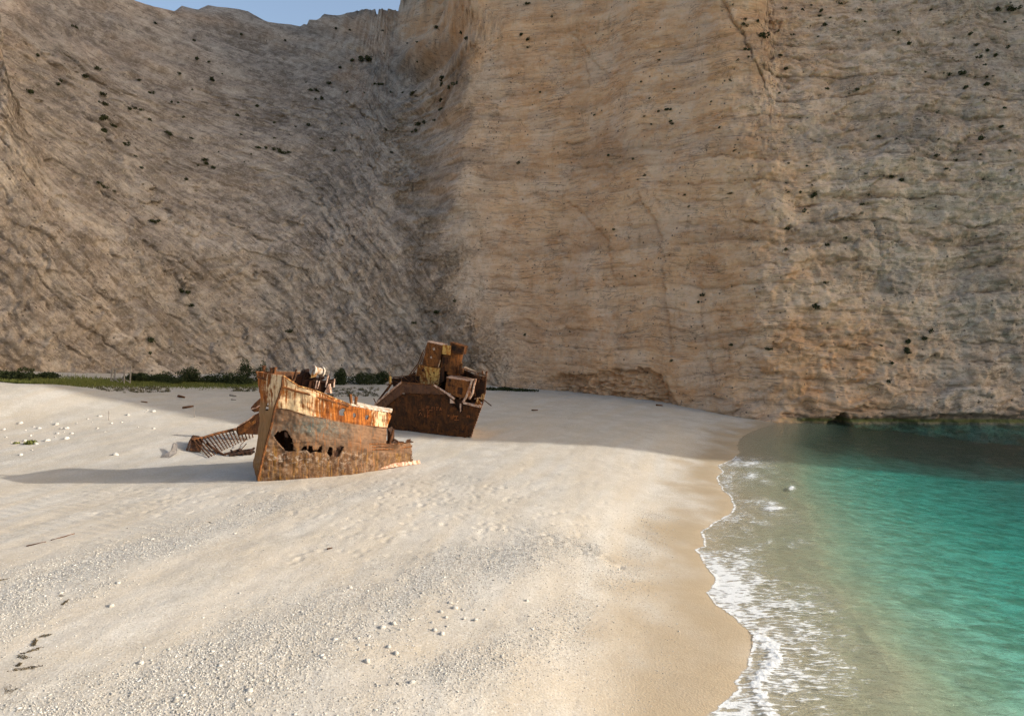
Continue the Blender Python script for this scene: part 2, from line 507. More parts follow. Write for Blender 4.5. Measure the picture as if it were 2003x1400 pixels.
# --- relief
bnd = np.interp(py0, [-300, 0, 110, 190, 262, 450, 600, 680, 745], [905, 905, 914, 872, 815, 835, 900, 955, 1010])
geoL = wL
wL = sstep(38, -38, px0 - bnd + 60 * fbm(S / 7, T / 7, o=4, seed=95)) * (CP < 1300)
wR = wR * (1 - wL); wC = 1 - wL - wR
wx = S + .8 * fbm(S / 11, T / 11, o=3, seed=101)
wz = T + .8 * fbm(S / 13, T / 13, o=3, seed=111)
th = R(47)
gs_ = np.linspace(-20, SL[-1] + 20, 800)
gsl = np.interp(gs_, [s0 - 20, s0, s0 + 30, s0 + 60, s0 + 90], [1.0, 1.05, 1.2, 1.45, 1.55])
gI = np.concatenate([[0], np.cumsum(.5 * (gsl[1:] + gsl[:-1]) * np.diff(gs_))])
bedL = .55 * (wz + np.interp(wx, gs_, gI))
alL = .8 * wx - .45 * wz
bedR = T + 1.3 * fbm(S / 18, T / 14, o=3, seed=121) + 0.03 * (S - s0)
bed = wL * bedL + (1 - wL) * bedR
alo = wL * alL + (1 - wL) * S
def layers(b, a, f, seed):
    return noise(a / 9.0, b * f, 0.0, seed)
lay = 0.5 * layers(bed, alo, .45, 131) + 0.35 * layers(bed, alo * 1.6, 1.1, 141) + 0.2 * layers(bed, alo * 2.2, 2.6, 151)
ledge = np.tanh(3.0 * layers(bed, alo * .8, .8, 161))
def strata(b, a, h, seed):
    q = b / h + .30 * noise(a / 6.0, b / h * .6, 0, seed) + .12 * noise(a / 1.3, b / h, 0, seed + 1)
    k_ = np.floor(q); f_ = q - k_
    r_ = (_hash(k_, k_ * 0 + 7, k_ * 0, seed) & 255) / 255.
    md_ = np.clip(.55 + 1.1 * noise(a / 5.0, k_ * 3.7, 0, seed + 2), 0, 1.4)
    md2 = np.clip(.25 + 1.5 * noise(a / 3.2, k_ * 5.1, 0, seed + 3), 0, 1.3)
    return (r_ - .5) * md_ + .25 * (f_ - .5) * md_, -np.exp(-(np.minimum(f_, 1 - f_) / .09) ** 2) * md2
bsc = bed * (1 + .55 * wL)
st1, gr1 = strata(bsc, alo * .7, 3.1, 811)
st2, gr2 = strata(bsc + .7, alo, 1.25, 821)
strat = (.80 * wL + .16 * wC + .62 * wR) * st1 + (.30 * wL + .055 * wC + .17 * wR) * st2
strat += (.34 * wL + .20 * wC + .42 * wR) * gr1 + (.22 * wL + .08 * wC + .14 * wR) * gr2
rough1 = fbm(S / 5.5, T / 5.5, o=5, seed=171)
rub = ridged(S / 3.2, T / 3.2, 5, 181) - 1.0
big = fbm(S / 26, T / 30, o=3, seed=191)
low = sstep(34, 10, T) * wL
disp = 1.5 * big * (1 - wC * .55) + (0.45 * wL + .28 * wC + .50 * wR) * rough1
disp += strat * (1 - .45 * low)
disp += (0.40 * wL * (1 - .5 * low) + 0.08 * wC + 0.20 * wR) * lay + (0.10 * wL + .02 * wC + .05 * wR) * ledge
disp += (0.14 * wL + .05 * wC + .20 * wR) * rub + .22 * low * rub
disp += (.16 * wL + .07 * wC + .12 * wR) * fbm(S / .9, T / .9, o=3, seed=201)
# angular blocks: every cell of a jittered net stands a little proud or back, and leans
def blocks(a, b, seed):
    ia, ib = np.floor(a), np.floor(b)
    best = np.full(a.shape, 9.); out = np.zeros(a.shape)
    for da in (-1, 0, 1):
        for db in (-1, 0, 1):
            ca, cb = ia + da, ib + db
            h = _hash(ca, cb, ca * 0, seed)
            qa, qb = ca + (h & 255) / 255., cb + ((h >> 8) & 255) / 255.
            d = (a - qa) ** 2 + (b - qb) ** 2
            m_ = d < best
            val = ((h >> 16) & 255) / 127.5 - 1 + 1.5 * (a - qa) * (((h >> 4) & 255) / 127.5 - 1) + 1.5 * (b - qb) * (((h >> 12) & 255) / 127.5 - 1)
            best = np.where(m_, d, best); out = np.where(m_, val, out)
    return out
wob1 = .35 * fbm(S / 1.6, T / 1.6, o=3, seed=261)
bl1 = blocks(alo / 4.2 + wob1, bed / 1.7 + wob1, 3); bl2 = blocks(alo / 1.5 + wob1, bed / .75 + wob1, 4)
disp += (.30 * wL + .05 * wC + .22 * wR) * bl1 + (.13 * wL + .035 * wC + .11 * wR) * bl2
# broad buttress lines across the left wall and the ribs of the back wall
disp += wL * .7 * np.tanh(1.6 * noise((S * .8 + T * .55) / 15, T / 60, 0, 211))
disp += wC * 0.9 * np.tanh(2.2 * noise(S / 13 + .12 * noise(S / 9, T / 9, 0, 7), T / 70, 0, 221))

# cracks, ledges and scarps: traced once, kept as curves on the rock
vis_i = np.where((cum > -60) & (cum < 2100))[0]
pvx, pvy = px0[:, vis_i], py0[:, vis_i]
def st_of(pts):
    out = []
    for a, b in pts:
        q = np.argmin((pvx - a) ** 2 + (pvy - b) ** 2)
        r_, c_ = np.unravel_index(q, pvx.shape)
        out.append((s_s[vis_i[c_]], t_s[r_]))
    return np.array(out)
cracks = [([(1412, 0), (1440, 50), (1470, 108), (1495, 160)], .5, 1.1, .8), ([(1060, 15), (1071, 50), (1066, 76)], .28, .5, 0), ([(1105, 38), (1112, 58), (1135, 85), (1155, 118), (1195, 150)], .3, .6, .25),
          ([(1140, 112), (1147, 150), (1148, 175)], .28, .5, .3), ([(1002, 92), (1014, 120), (1025, 140), (1022, 172)], .3, .5, 0), ([(1318, 68), (1325, 98)], .25, .5, 0),
          ([(905, 0), (906, 30), (914, 75), (912, 110), (896, 150), (872, 190), (866, 225), (812, 262)], .8, 1.3, .8), ([(852, 62), (880, 66), (912, 76)], .35, .7, 0),
          ([(1262, 395), (1292, 440), (1302, 500), (1304, 570), (1312, 650)], 1.6, .35, 1.0), ([(1118, 400), (1150, 430), (1188, 465), (1204, 530)], 1.2, .3, .7),
          ([(1170, 184), (1240, 187), (1310, 176)], .2, .35, 0), ([(1070, 230), (1118, 220), (1170, 222), (1240, 229)], .22, .4, 0), ([(1130, 328), (1200, 325)], .25, .5, 0),
          ([(1290, 250), (1262, 258), (1232, 282), (1226, 300)], .3, .4, .4), ([(1518, 180), (1548, 172), (1600, 168)], .25, .5, 0), ([(1620, 134), (1700, 131), (1830, 135)], .25, .5, 0),
          ([(1320, 180), (1290, 190), (1262, 215)], .3, .5, .3), ([(1412, 195), (1417, 240)], .22, .4, 0), ([(1770, 150), (1810, 180), (1900, 172)], .25, .5, 0),
          ([(1860, 300), (1900, 262), (1940, 250), (1985, 275)], .5, .8, .6), ([(1640, 290), (1690, 300), (1760, 272), (1800, 300)], .4, .6, .5), ([(1590, 380), (1650, 385), (1700, 400), (1720, 470), (1726, 540)], .5, .7, .5),
          ([(1790, 430), (1890, 440), (1940, 505)], .35, .5, 0), ([(1500, 630), (1570, 630), (1620, 645)], .3, .5, 0), ([(1375, 570), (1376, 610), (1385, 700), (1398, 745)], 1.2, .4, .6),
          ([(1828, 725), (1829, 760)], .25, .6, 0), ([(650, 150), (690, 122), (722, 106), (790, 110)], .45, .9, .7), ([(620, 182), (650, 158)], .4, .8, .4),
          ([(120, 160), (160, 230), (200, 250), (230, 320)], .7, 1.2, .8), ([(240, 330), (262, 400), (255, 470), (300, 560)], .6, .8, .6), ([(590, 310), (620, 380), (660, 440), (700, 480)], .6, .8, .7),
          ([(365, 520), (362, 570), (378, 610)], .45, .9, 0), ([(810, 640), (850, 655), (870, 610)], .5, .7, .5), ([(200, 0), (215, 60), (260, 110)], .7, 1.2, .9), ([(285, 60), (320, 100), (400, 160), (440, 210)], .5, .9, .6),
          ([(440, 655), (470, 700), (415, 740)], .5, .7, .5), ([(545, 470), (480, 520), (420, 560)], .5, .6, .5)]
dcr = np.zeros_like(S); crm = np.zeros_like(S)
sub = S[:, vis_i]; tub = T[:, vis_i]
jx = sub + .45 * fbm(sub / 1.6, tub / 1.6, o=3, seed=231); jy = tub + .45 * fbm(sub / 1.6, tub / 1.6, o=3, seed=241)
for pts, wd, dep, step in cracks:
    dep *= .55; step *= .8
    q = st_of(pts)
    lo, hi = q.min(0) - 7, q.max(0) + 7
    mk = (sub > lo[0]) & (sub < hi[0]) & (tub > lo[1]) & (tub < hi[1])
    if not mk.any(): continue
    d = seg_dist(jx[mk], jy[mk], q, True)
    mod = .55 + .6 * np.clip(noise(sub[mk] / 2.3, tub[mk] / 2.3, 0, 251) + .4, 0, 1)
    g = -dep * .9 * mod * np.exp(-(d / (wd * .42)) ** 2)
    g += step * np.sign(d) * np.exp(-np.abs(d) / 2.2) * .3
    tmp = dcr[:, vis_i]; tmp[mk] += g; dcr[:, vis_i] = tmp
    tmp = crm[:, vis_i]; tmp[mk] = np.maximum(tmp[mk], mod * np.exp(-(d / wd) ** 2)); crm[:, vis_i] = tmp
disp += dcr
# hollow eaten out of the foot of the orange wall, with a ragged lip
def pxblob(a, b, ra, rb, seed=0, jag=.35):
    n = fbm(px0 / 60, py0 / 60, o=3, seed=300 + seed) * jag
    return np.clip(1.25 - (((px0 - a) / ra) ** 2 + ((py0 - b) / rb) ** 2) + n, 0, 1)
lip = np.interp(px0, [1060, 1090, 1150, 1230, 1275, 1300, 1325], [740, 728, 726, 716, 716, 740, 792])
hol = sstep(lip + 3, lip + 12, py0 + 8 * fbm(px0 / 14, py0 / 10, o=3, seed=311)) * sstep(1058, 1100, px0) * sstep(1318, 1290, px0 - (py0 - 750) * .28)
disp += -hol * (1.5 + .9 * fbm(S / 1.1, T / .55, o=4, seed=321)) * sstep(-3, .3, T)
# waterline notch and small sea cave
nav = sstep(1500, 1560, CP)
disp += -nav * 0.9 * sstep(1.1, .25, T + .5 * fbm(S / 2.2, T, o=3, seed=331) - .5 * sstep(1820, 1900, CP)) * (1 - wOff)
cave = np.clip(1 - np.abs(px0 - 1646 + 0.25 * (py0 - 815)) / (2 + np.clip(py0 - 805, 0, 60) * 1.0), 0, 1) * sstep(803, 812, py0)
disp += -3.0 * sstep(0, .5, cave) * (np.abs(CP - 1646) < 120)
# the headland's seaward edge stays clean
disp = disp * (1 - .75 * wOff)

TT = np.minimum(T, Ttop[None, :])
ex = np.clip(T - Ttop[None, :], 0, None)
idx = np.minimum(topi, len(t_s) - 1)
setb2 = np.where(ex > 0, np.take_along_axis(setb, np.broadcast_to(idx, setb.shape)[:1], 0) + ex * 1.2, setb)
damp = np.exp(-ex / 4)
off = disp * damp - setb2
PX = np.stack([Bx + Nx * off, By + Ny * off, TT - 0.5 * ex * .6 + .25 * wL * damp * fbm(S / 1.3, T / 1.3, o=2, seed=341)], -1)
# front face of the seaward headland: unseen, its profile shaped to cut the beach into sun and shade
hh = np.array([30, 48, 55, 60, 64, 68, 71, 74, 77, 82, 88, 92, 96, 101, 112])
hy = np.array([67, 66, 63.5, 59.5, 56, 53.5, 50.5, 50.8, 52.5, 55.5, 58, 57.5, 60, 68, 69])
hm = (cum > 2100) & (Bx > 140) & (By < 66)
wcol = sstep(66, 58, By) * hm
fr_cols = np.where(wcol > .9)[0]
cur = (PX[:, fr_cols, 1] + math.tan(R(4)) * (PX[:, fr_cols, 0] - 180)).min(1)
PX[:, :, 1] += np.where(t_s < 150, np.interp(t_s, hh, hy) - cur, 0)[:, None] * wcol[None, :]
cpx, cpy = proj(PX)

# --- colour regions of the rock
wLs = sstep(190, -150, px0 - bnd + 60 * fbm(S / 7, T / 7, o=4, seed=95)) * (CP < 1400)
ochre = np.exp(-((px0 - 1130) / 270) ** 2) * 1.15 + .55 * np.exp(-((px0 - 1420) / 200) ** 2) + .5 * pxblob(870, 60, 90, 120, 1) + .35 * pxblob(760, 60, 140, 50, 2) + .45 * pxblob(690, 170, 40, 60, 3)
ochre += .55 * sstep(560, 740, py0) * sstep(1000, 1120, px0) * sstep(1850, 1650, px0) + .3 * pxblob(1650, 700, 200, 120, 4)
ochre += .22 * sstep(1300, 1600, px0)
ochre = np.clip(ochre + .28 * fbm(S / 6, T / 6, o=4, seed=401), 0, 1) * (1 - .8 * wLs * sstep(60, 230, py0))
stain = .62 * pxblob(1640, 470, 75, 95, 5, .9) + .7 * pxblob(1760, 555, 70, 30, 6, .9) + .6 * pxblob(1940, 590, 85, 120, 7, .8) + .25 * pxblob(1190, 290, 60, 55, 8, .8) + .2 * pxblob(1430, 480, 60, 35, 9, .8)
stain += .5 * pxblob(600, 375, 110, 55, 10, .6) + .55 * pxblob(90, 140, 90, 150, 11, .8) + .35 * pxblob(80, 340, 110, 80, 12, .8) + .45 * pxblob(840, 500, 60, 150, 13, .8) + .4 * pxblob(270, 270, 120, 110, 14, .8)
stain += .55 * pxblob(900, 130, 22, 55, 15, .6) + .35 * pxblob(1700, 260, 200, 60, 16, .9) + .35 * pxblob(1900, 120, 120, 120, 17, .9) + .45 * pxblob(1480, 110, 40, 80, 18, .6) + .5 * pxblob(820, 130, 100, 70, 19, .7)
stain += .45 * pxblob(360, 600, 120, 130, 20, .8) + .4 * pxblob(40, 560, 120, 140, 21, .8) + .35 * pxblob(560, 560, 60, 80, 22, .8)
stain += nav * .9 * sstep(2.2, .6, T) * (1 - wOff) + .08 * crm
stain = np.clip(stain * (.8 + .5 * fbm(S / 2.5, T / 1.6, o=4, seed=421)), 0, 1)
algae = nav * sstep(.75, .45, T) * sstep(.0, .2, T)
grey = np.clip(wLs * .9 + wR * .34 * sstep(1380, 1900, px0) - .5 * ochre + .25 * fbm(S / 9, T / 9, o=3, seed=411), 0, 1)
sel = lambda a: a.astype(np.float32).ravel()

m = NT('limestone_cliff', 0.95, 0.1)
bv = m.attr('bedvec', True)
o = m.obj()
wl = m.attr('leftw')
layc = m.mix(wl, m.noise(m.mapped(bv, (.22, .75, 1)), 1.0, 7, .66, .6), m.noise(m.mapped(bv, (.09, .8, 1)), 1.0, 7, .64, .25))
layf = m.mix(wl, m.noise(m.mapped(bv, (.55, 2.6, 1)), 1.0, 7, .68, .5), m.noise(m.mapped(bv, (.34, 1.7, 1)), 1.0, 7, .66, .5))
blot = m.noise(o, .16, 7, .65, .3)
mid = m.noise(o, .8, 8, .7)
fin = m.noise(o, 3.2, 6, .75)
pit = m.noise(o, 1.7, 5, .8)
smo = m.math('SUBTRACT', 1.0, m.math('MULTIPLY', m.attr('ochre'), .62))
dk_ = lambda f_: m.math('MULTIPLY', f_, smo)
vert = m.noise(m.mapped(o, (.9, .9, .07)), 1.0, 5, .65)
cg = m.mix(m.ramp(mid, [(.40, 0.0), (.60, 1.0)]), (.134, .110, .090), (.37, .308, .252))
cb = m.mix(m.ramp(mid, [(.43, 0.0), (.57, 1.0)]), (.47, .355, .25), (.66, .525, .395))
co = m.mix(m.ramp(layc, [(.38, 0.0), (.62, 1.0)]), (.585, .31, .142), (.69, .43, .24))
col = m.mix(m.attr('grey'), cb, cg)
col = m.mix(m.math('MULTIPLY', m.attr('ochre'), .95), col, co)
col = m.mix(m.ramp(blot, [(.46, .0), (.58, .6)]), col, m.mix(.6, col, (.66, .55, .43)))
col = m.mix(dk_(m.ramp(blot, [(.38, .4), (.48, 0.0)])), col, (.24, .185, .13))
col = m.mix(m.math('MULTIPLY', m.ramp(layf, [(.39, .65), (.46, 0.0)]), m.math('SUBTRACT', m.ramp(layc, [(.40, 1.0), (.58, .15)]), m.math('MULTIPLY', m.attr('ochre'), .45), True)), col, (.21, .16, .115))
col = m.mix(m.math('MULTIPLY', m.ramp(layf, [(.54, 0.0), (.64, .5)]), .8), col, (.60, .50, .39))
col = m.mix(dk_(m.ramp(fin, [(.38, .55), (.43, 0.0)])), col, (.17, .13, .10))
col = m.mix(m.ramp(fin, [(.58, 0.0), (.64, .5)]), col, (.62, .53, .43))
col = m.mix(m.ramp(pit, [(.34, .85), (.37, 0.0)]), col, (.085, .065, .05))
col = m.mix(m.math('MULTIPLY', m.ramp(vert, [(.58, 0.0), (.72, .5)]), m.attr('ochre')), col, (.36, .235, .125))
col = m.mix(m.math('MULTIPLY', m.attr('stain'), m.ramp(mid, [(.3, .95), (.7, .35)])), col, (.135, .12, .10))
bt = m.attr('bedtone')
col = m.mix(m.math('MULTIPLY', bt, 1.5, True), col, m.mix(.45, col, m.mix(m.attr('ochre'), (.66, .57, .46), (.74, .54, .35))))
col = m.mix(m.math('MULTIPLY', bt, -1.5, True), col, m.mix(.5, col, (.16, .12, .09)))
col = m.mix(m.math('MULTIPLY', m.attr('joint'), .75, True), col, (.11, .085, .064))
# thin bedding joints, random cracks and pits
def hairline(vec, scale, wdt, detail, dist):
    nn = m.noise(vec, scale, detail, .55, dist)
    return m.ramp(m.math('ABSOLUTE', m.math('SUBTRACT', nn, .5)), [(0.0, 1.0), (wdt, 0.0)])
msk = m.ramp(m.noise(o, .22, 4, .6), [(.46, 0.0), (.54, 1.0)])
msk2 = m.ramp(m.noise(m.mapped(o, (1, 1, 1), (0, 0, 0), (31, 7, 3)), .3, 4, .6), [(.48, 0.0), (.56, 1.0)])
j1 = m.math('MULTIPLY', hairline(m.mapped(bv, (.07, .95, 1)), 1.0, .010, 4, .2), msk)
j2 = m.math('MULTIPLY', hairline(m.mapped(bv, (.12, 1.7, 1), (0, 0, 0), (5, 9, 0)), 1.0, .014, 4, .2), msk2)
j3 = m.math('MULTIPLY', hairline(o, .33, .0075, 5, .8), msk2)
jj = m.math('MAXIMUM', m.math('MAXIMUM', j1, j2), j3)
col = m.mix(m.math('MULTIPLY', jj, .8), col, (.095, .072, .052))
pt = m.math('MULTIPLY', m.ramp(m.voro(o, .95), [(.10, 1.0), (.17, 0.0)]), m.ramp(m.noise(o, .4, 3, .6), [(.48, 0.0), (.53, 1.0)]))
col = m.mix(m.math('MULTIPLY', pt, .85), col, (.075, .06, .045))
col = m.mix(m.attr('algae'), col, (.17, .17, .06))
smo = m.math('SUBTRACT', 1.0, m.math('MULTIPLY', m.attr('ochre'), .6))
b1 = m.bump(m.math('MULTIPLY', mid, smo), .45, .35)
b2 = m.bump(m.math('MULTIPLY', layf, smo), .45, .30, b1)
b3 = m.bump(m.math('MULTIPLY', fin, smo), .5, .12, b2)
rock_mat = m.done(col, b3)
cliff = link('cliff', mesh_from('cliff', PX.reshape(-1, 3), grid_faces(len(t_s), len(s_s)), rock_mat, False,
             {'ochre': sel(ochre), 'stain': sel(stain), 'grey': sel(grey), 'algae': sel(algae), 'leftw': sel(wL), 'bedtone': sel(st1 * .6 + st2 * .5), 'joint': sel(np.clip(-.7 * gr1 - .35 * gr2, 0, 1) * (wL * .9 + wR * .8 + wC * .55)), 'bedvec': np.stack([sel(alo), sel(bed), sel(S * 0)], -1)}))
tag(cliff, 'towering layered limestone cliff wrapping round the cove', 'cliff', kind='structure')
cl_grid = PX; cl_px, cl_py = cpx[::3, vis_i[::3]], cpy[::3, vis_i[::3]]
def on_cliff(a, b):
    q = np.argmin((cl_px - a) ** 2 + (cl_py - b) ** 2)
    r_, c_ = np.unravel_index(q, cl_px.shape)
    r_, c_ = r_ * 3, vis_i[c_ * 3]
    return PX[r_, c_], np.array((Nx[c_], Ny[c_], 0.25))

# ================================================================== SEA
wa = np.concatenate([np.arange(-40, -2, 6.0), np.linspace(0, 42, 420), np.arange(45, 179, 5.0)])
wr = 12.0 / np.tan(np.arctan((np.linspace(1440, 812, 420) - 650) / F))
wr = np.concatenate([[4, 8, 12, 16], wr[wr > 18], np.linspace(105, 420, 12)])
A_, R_ = np.meshgrid(np.radians(wa), wr)
X, Y = np.sin(A_) * R_, np.cos(A_) * R_
Dw = dist_shore(X.ravel(), Y.ravel()).reshape(X.shape)
amp = sstep(0, -9, Dw)
zw = amp * (0.035 * fbm(X / 1.1, Y / .8, o=3, seed=501) + .05 * noise(X / 4, Y / 2.5, 0, 505)) + .006 * amp
nr, nc = X.shape
verts = np.concatenate([np.stack([X, Y, zw], -1).reshape(-1, 3), np.stack([X, Y, np.full_like(X, -12)], -1).reshape(-1, 3)])
f1 = grid_faces(nr, nc); f2 = f1[:, ::-1] + nr * nc
N_ = nr * nc
idx = np.arange(N_).reshape(nr, nc)
def strip(a):
    return np.stack([a[:-1], a[:-1] + N_, a[1:] + N_, a[1:]], 1)
rim = np.concatenate([strip(idx[0, :]), strip(idx[-1, ::-1]), strip(idx[::-1, 0]), strip(idx[:, -1])])
m = NT('sea_water')
t = m.t
outn = t.nodes['Material Output']
t.nodes.remove(m.b)
o = m.obj()
w1 = m.noise(m.mapped(o, (.8, 1.5, 1)), 1.6, 5, .6, .6)
w2 = m.noise(m.mapped(o, (.8, 1.3, 1), (0, 0, .4)), 5.5, 4, .6, .4)
bn = m.bump(w2, .7, .07, m.bump(w1, .6, .22))
fr = m.n('ShaderNodeFresnel'); fr.inputs['IOR'].default_value = 1.333; m.l(bn, fr.inputs['Normal'])
tr = m.n('ShaderNodeBsdfTransparent'); tr.inputs[0].default_value = (.93, .97, .96, 1)
gs = m.n('ShaderNodeBsdfGlossy'); gs.inputs['Roughness'].default_value = .06; m.l(bn, gs.inputs['Normal'])
mx = m.n('ShaderNodeMixShader')
geo = m.n('ShaderNodeNewGeometry')
m.l(m.math('MULTIPLY', fr.outputs[0], m.math('SUBTRACT', 1.0, geo.outputs['Backfacing']), True), mx.inputs[0]); m.l(tr.outputs[0], mx.inputs[1]); m.l(gs.outputs[0], mx.inputs[2])
m.l(mx.outputs[0], outn.inputs['Surface'])
va = m.n('ShaderNodeVolumeAbsorption'); va.inputs['Color'].default_value = (.13, .834, .858, 1); va.inputs['Density'].default_value = .29
m.l(va.outputs[0], outn.inputs['Volume'])
sea_mat = m.m
sea = link('sea', mesh_from('sea', verts, np.concatenate([f1[:, ::-1], f2[:, ::-1], rim]), sea_mat, True))
bm = bmesh.new(); bm.from_mesh(sea.data); bmesh.ops.recalc_face_normals(bm, faces=bm.faces); bm.to_mesh(sea.data); bm.free()
tag(sea, 'clear turquoise sea lapping the beach', 'sea', kind='structure')

# ------------------------------------------------------------------ foam
crest_px = [(1476, 1245), (1512, 1262), (1520, 1285), (1500, 1310), (1480, 1335), (1490, 1365), (1508, 1400)]
def foam_sheet():
    xs_ = np.arange(4.5, 30, .075); ys_ = np.concatenate([np.arange(18.5, 45, .075), np.arange(45, 66, .13)])
    Sx, Sy = np.meshgrid(xs_, ys_)
    D = seg_dist(Sx.ravel(), Sy.ravel(), shore_smooth, True).reshape(Sx.shape)
    near_ = (D < 3) & (D > -10)
    Dn = D.copy(); Dn[near_] = dist_shore(Sx[near_], Sy[near_])
    d = -Dn
    zz = np.full(Sx.shape, .012)
    zz[near_] = np.maximum(ground_base(Sx[near_], Sy[near_], Dn[near_]), 0.0) + .012
    px, py = proj(np.stack([Sx, Sy, zz], -1))
    edge = np.exp(-((d - .04) / (.10 + .05 * noise(Sx / 1.7, Sy / 1.7, 0, 633))) ** 2) * (.8 + .5 * noise(Sx / .8, Sy / .8, 0, 631))
    def bl(a, b, ra, rb): return np.exp(-(((px - a) / ra) ** 2 + ((py - b) / rb) ** 2))
    lace = .26 * sstep(0, .5, d) * sstep(8, 2.5, d) * np.clip(.7 + fbm(px / 60, py / 25, o=2, seed=621), 0, 1.2)
    lace *= .8
    lace += .62 * bl(1430, 1115, 55, 50) + .55 * bl(1440, 1165, 50, 42) + .4 * bl(1500, 1190, 70, 40) + .35 * bl(1470, 930, 60, 26) + .32 * bl(1480, 1015, 90, 16) + .40 * bl(1560, 1240, 70, 30)
    lace += .4 * bl(1590, 1180, 60, 30) + .35 * bl(1560, 1060, 60, 14) + .42 * bl(1560, 1340, 90, 50) + .55 * bl(1430, 1385, 50, 22) + .55 * bl(1500, 985, 26, 9) + .5 * bl(1450, 905, 50, 10) + .22 * bl(1620, 1290, 90, 60)
    lace *= sstep(9, 1.5, d) * .5 + .5
    lace += .25 * np.exp(-(d / 1.2) ** 2) * sstep(1060, 1100, py) + .24 * np.exp(-(d / .8) ** 2)
    lace *= .75 + .5 * fbm(px / 30, py / 12, o=3, seed=641)
    cd = seg_dist(px, py, np.array(crest_px, float))
    crest = np.exp(-((cd + 9 * fbm(px / 10, py / 8, o=3, seed=611)) / 17) ** 2) * (py > 1225)
    crest += .95 * bl(1513, 994, 24, 6) + .95 * bl(1549, 954, 7, 5) + .5 * bl(1460, 980, 40, 4)
    dens = np.clip(np.maximum(np.maximum(edge * 1.0, lace), crest), 0, 1.1)
    dens *= sstep(-.02, .01, d + .02) * sstep(9.0, 7.5, d)
    zz = zz + np.clip(crest, 0, 1) * (.02 + .05 * np.clip(fbm(Sx / .16, Sy / .16, o=3, seed=601) + .3, 0, 1)) + edge * .012
    f = grid_faces(len(ys_), len(xs_)); dv = dens.ravel()
    f = f[dv[f].max(1) > .06]
    used = np.unique(f); remap = -np.ones(len(dv), int); remap[used] = np.arange(len(used))
    return np.stack([Sx, Sy, zz], -1).reshape(-1, 3)[used], remap[f], dv[used]
m = NT('sea_foam', .6, .3)
o = m.obj()
wv = m.n('ShaderNodeMix', data_type='VECTOR'); wv.inputs[0].default_value = .16
wn_ = m.n('ShaderNodeTexNoise'); wn_.inputs['Scale'].default_value = 1.6; wn_.inputs['Detail'].default_value = 4
m.l(o, wn_.inputs['Vector']); m.l(o, wv.inputs[4]); m.l(wn_.outputs['Color'], wv.inputs[5])
ow = wv.outputs[1]
e1 = m.voro(m.mapped(ow, (1.3, 4.2, 1), (0, 0, .10)), 1.0, 'DISTANCE_TO_EDGE')
e2 = m.voro(m.mapped(ow, (3.5, 9.0, 1), (0, 0, .10)), 1.0, 'DISTANCE_TO_EDGE')
n3 = m.noise(m.mapped(o, (1.0, 4.5, 1), (0, 0, .10)), 2.0, 6, .7, .6)
fac = m.math('SUBTRACT', m.attr('foam_w'), m.math('MULTIPLY', e1, 1.5))
fac = m.math('SUBTRACT', fac, m.math('MULTIPLY', e2, .9))
fac = m.math('ADD', fac, m.math('MULTIPLY', m.math('SUBTRACT', n3, .5), 1.7))
veil = m.math('MULTIPLY', m.math('MULTIPLY', m.attr('foam_w'), m.attr('foam_w')), m.ramp(n3, [(.3, .25), (.65, .65)]))
al = m.math('MAXIMUM', m.ramp(fac, [(.10, 0.0), (.50, .85)]), veil)
m.l(al, m.b.inputs['Alpha'])
foam_mat = m.done((.80, .82, .81), m.bump(m.noise(o, 14, 4, .7), .6, .05))
fv, ff, fd = foam_sheet()
foam = link('foam', mesh_from('foam', fv, ff, foam_mat, True, {'foam_w': fd}))
tag(foam, 'white lacy foam of small waves breaking along the shore', 'foam', kind='stuff')
#@@SHIPS@@
# ================================================================== RUST
def rust(name, dark=(.062, .026, .012), midc=(.155, .062, .022), hot=(.33, .12, .028), paint=None, amount=.5, streak=1.0, sc_=1.0):
    m = NT(name, .88, .2)
    o = m.obj()
    a = m.noise(o, 1.1 * sc_, 6, .68, .4)
    b = m.noise(o, 4.5 * sc_, 6, .72)
    v = m.noise(m.mapped(o, (3.2 * sc_, 3.2 * sc_, .55 * sc_)), 1.0, 6, .66, .5)
    col = m.mix(m.ramp(a, [(.38, 0.0), (.60, 1.0)]), dark, midc)
    col = m.mix(m.ramp(v, [(.48, 0.0), (.66, .7)]), col, hot)
    col = m.mix(m.ramp(m.noise(o, 2.1 * sc_, 6, .7, .6), [(.52, 0.0), (.60, .55)]), col, hot)
    if paint:
        f = m.math('ADD', m.math('MULTIPLY', v, streak), m.math('MULTIPLY', b, .55))
        lo = (streak * .5 + .275) + .10 * (0.5 - amount) * 2
        col = m.mix(m.ramp(f, [(lo - .05, 0.0), (lo + .05, 1.0)]), col, paint)
    col = m.mix(m.ramp(b, [(.36, .8), (.46, 0.0)]), col, (dark[0] * .6, dark[1] * .6, dark[2] * .6))
    return m.done(col, m.bump(b, .5, .04, m.bump(a, .4, .08)))
M_dark = rust('dark_rust', (.045, .022, .012), (.10, .042, .018), (.20, .075, .022))
M_rust = rust('brown_rust')
M_orange = rust('orange_rust', (.10, .036, .012), (.24, .088, .022), (.42, .17, .04), (.52, .34, .14), .3)
M_pink = rust('pale_lit_rust', (.22, .11, .07), (.42, .23, .15), (.5, .25, .12), (.58, .42, .32), .5)  # pale pink rust; on roofs and right-hand sides the sunlight is painted in
M_white = rust('flaking_white_paint', (.22, .12, .06), (.40, .30, .20), (.45, .18, .06), (.46, .41, .34), .6)
M_black = rust('black_rust', (.018, .012, .009), (.04, .02, .012), (.08, .03, .012))
